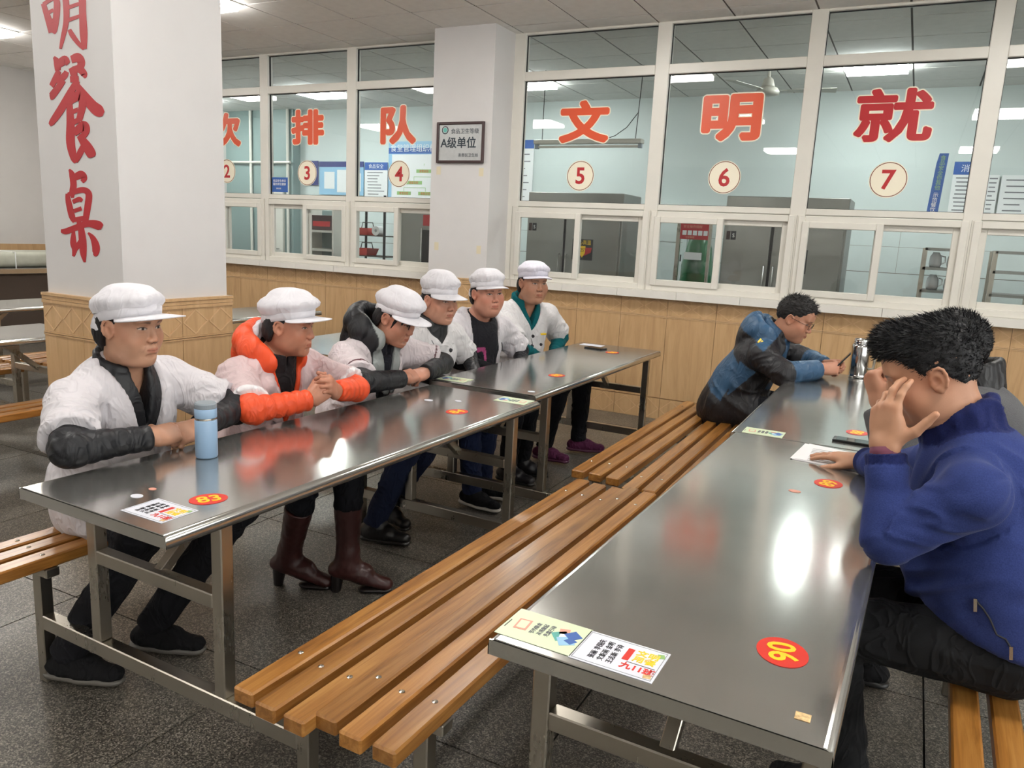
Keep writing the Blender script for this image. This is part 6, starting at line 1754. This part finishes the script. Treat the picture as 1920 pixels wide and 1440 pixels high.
# ---- man in navy knitted jacket, hand at the face (nearest)
def person_h():
    J = skeleton((.31, 2.16, .56), (.165, 2.165, 1.06), 182, .20, roll=.02, drop=.095,
        arms=dict(elL=(.025, 1.965, .835), wrL=(-.012, 2.02, 1.035), elR=(.04, 2.62, .825), wrR=(-.075, 2.80, .80)),
        legs=dict(knL=(-.08, 2.04, .55), anL=(.00, 2.10, .10), toeL=(-.17, 2.10, .03), knR=(-.10, 2.34, .54), anR=(-.03, 2.34, .10), toeR=(-.20, 2.34, .03)))
    hf = head_frame((.068, 2.135, 1.208), 183, 24, 0)
    face = dict(skin=lin(184, 136, 108), ruddy=.2, fat=.1, wide=1.03, jaw=1.06, browk=.7, open=.15, stubble=.2, scale=1.02, hair=lin(22, 22, 25), hair_th=.005, hair_top=.014, quiff=True, tuft_len=.011, flow=(0, .75, .10), res=.0024, neck=1.05)
    hands = [dict(wrist=(-.012, 2.02, 1.035), fdir=(-.10, .10, 1), dorsal=(-.62, -.78, 0), side=-1, pose='face', sc=1.08),
             dict(wrist=(-.075, 2.80, .800), fdir=(-.93, .34, -.07), dorsal=(-.08, 0, 1), side=1, pose='flat', sc=1.05)]
    face['hand'] = lin(190, 142, 112)
    r, org = person('man in navy knitted jacket with one hand raised to the face', J, hf, face, hands)
    put('hair', hair_short(hf, face, 9000, 9), 'hair', r, org)
    navy = lin(52, 64, 116); dark = lin(36, 43, 88)
    def pt(v, L, J_, c):
        c[(L[:, 2] > .0)*(np.linalg.norm(L[:, :2]-V3(0, .012), axis=1) < .105) > 0] = dark
        for s in 'RL':
            t, d, t2, d2 = arm_t(v, J_, s); c[(d2 < .08)*(t2 > .80)*(d2 < d) > 0] = dark
        return c
    def rib(v, L, J_):
        o = np.zeros(len(v)); m = (L[:, 2] > -.005)*(np.linalg.norm(L[:, :2]-V3(0, .012), axis=1) < .11); o += m*.0012*np.sin(np.arctan2(L[:, 0], L[:, 1])*70)
        t, d, t2, d2 = arm_t(v, J_, 'L'); m = (d2 < .08)*(t2 > .78); a = np.arctan2((v-J_['elL'])@V3(1, 0, 0)-0, (v-J_['elL'])@V3(0, 1, 0)); o += m*.0012*np.sin((v[:, 0]*.8+v[:, 1]*.6)*900) - m*.004
        return o
    k = put('knit_jacket', garment(J, e=.012, res=.0055, fat=.35, sleeve='long', collar=(.066, .080, .12, .013, .05), hem=False, hemz=(.60, -.25), base=navy, paint=pt, disp=rib, fold=.0085, seed=15, neck_hole=.062, belly=1), 'wool', r, org)
    put('shirt', garment(J, e=-.008, sleeve='long', base=lin(92, 44, 66), fold=.002, seed=16, neck_hole=.056, res=.007, hem=False, hemz=(.70, -.25)), 'cotton', r, org)
    # shirt cuff, zip pulls, ring
    d = unit(J['wrL']-J['elL']); M = Frame(J['wrL']-d*.012-org, d, V3(1, 0, 0))
    MB().lathe([(.033, -.012), (.0345, .0), (.033, .012), (.029, .012), (.029, -.012), (.033, -.012)], 24, Matrix.Translation(Vector(M.o)) @ Vector((0, 0, 1)).rotation_difference(Vector(d)).to_matrix().to_4x4(), cap=False).build('shirt_cuff', 'red_cuff', r, smooth=True)
    put('trousers', trousers(J, lin(30, 31, 33), r=(.095, .072, .062), res=.008), 'trouser', r, org)
    shoes(r, org, J, 'sneaker', lin(22, 22, 24), lin(30, 30, 30))
    hr = Frame(hands[1]['wrist'], hands[1]['fdir'], hands[1]['dorsal']); rp_ = hr.w(V3(.0108, .103, -.002)*1.05)-org
    MB().lathe([(.0086, -.002), (.0102, -.002), (.0102, .002), (.0086, .002), (.0086, -.002)], 18, Matrix.Translation(Vector(rp_)) @ Vector((0, 0, 1)).rotation_difference(Vector(hr.y-hr.z*.1)).to_matrix().to_4x4(), cap=False).build('ring', 'gold', r)
    kv = np.empty(len(k.data.vertices)*3); k.data.vertices.foreach_get('co', kv); kv = kv.reshape(-1, 3)+org
    fr = J['fr']
    def side_pt(fwd, up):
        L = fr.l(kv); dd = (L[:, 1]-fwd)**2+(L[:, 2]-up)**2; m = np.where(dd < .012**2)[0]; m = m if len(m) else np.argsort(dd)[:8]; i = m[np.argmin(L[m, 0])]; return kv[i]-org
    P = [side_pt(.06-.012*i, -.34-.024*i) for i in range(6)]
    MB().tube([tuple(p+V3(0, -.002, 0)) for p in P], .0022, 6).build('pocket_zip', 'ink', k)
    for p in (P[0], P[-1]): MB().bar(tuple(p+V3(0, -.008, .004)), tuple(p+V3(.004, -.010, -.026)), .007, .003).build('zip_pull', 'bolt_metal', k)
person_h()

# ---- man in grey tweed jacket, mostly hidden
def person_i():
    J = skeleton((.32, 2.93, .56), (.225, 2.93, 1.05), 180, .20, roll=.02,
        arms=dict(elL=(.03, 2.70, .825), wrL=(-.05, 2.765, 1.005), elR=(.16, 3.24, .80), wrR=(.04, 3.06, .68)),
        legs=dict(knL=(-.08, 2.80, .55), anL=(.02, 2.80, .10), toeL=(-.15, 2.80, .03), knR=(-.10, 3.04, .54), anR=(0, 3.04, .10), toeR=(-.17, 3.04, .03)))
    hf = head_frame((.140, 2.92, 1.180), 184, 14, 0)
    face = dict(skin=lin(186, 138, 111), ruddy=.2, wide=1.02, jaw=1.05, scale=1.03, hair=lin(24, 24, 26), hair_th=.006, hair_top=.012, tuft_len=.010, open=.6)
    hands = [dict(wrist=(-.05, 2.765, 1.012), fdir=(-.45, .1, 1), dorsal=(-.75, -.55, -.2), side=-1, pose='fist', sc=1.05),
             dict(wrist=(.04, 3.06, .68), fdir=(-.7, -.6, 0), dorsal=(-.1, 0, 1), side=1, pose='relaxed', sc=1.05)]
    r, org = person('man in grey tweed jacket seated behind the man in navy', J, hf, face, hands)
    put('hair', hair_short(hf, face, 5000, 12), 'hair', r, org)
    put('tweed_jacket', garment(J, e=.018, fat=.2, sleeve='long', base=lin(96, 96, 98), fold=.0085, seed=17, neck_hole=.066), 'wool', r, org)
    put('black_collar', garment(J, e=.004, sleeve='short', sleeve_t=.4, collar=(.09, .088, .25, .013, .03), base=lin(26, 26, 28), fold=.002, seed=18, neck_hole=.062), 'nylon', r, org)
    put('trousers', trousers(J, lin(28, 29, 31)), 'trouser', r, org)
    shoes(r, org, J, 'sneaker', lin(22, 22, 24), lin(30, 30, 30))
person_i()
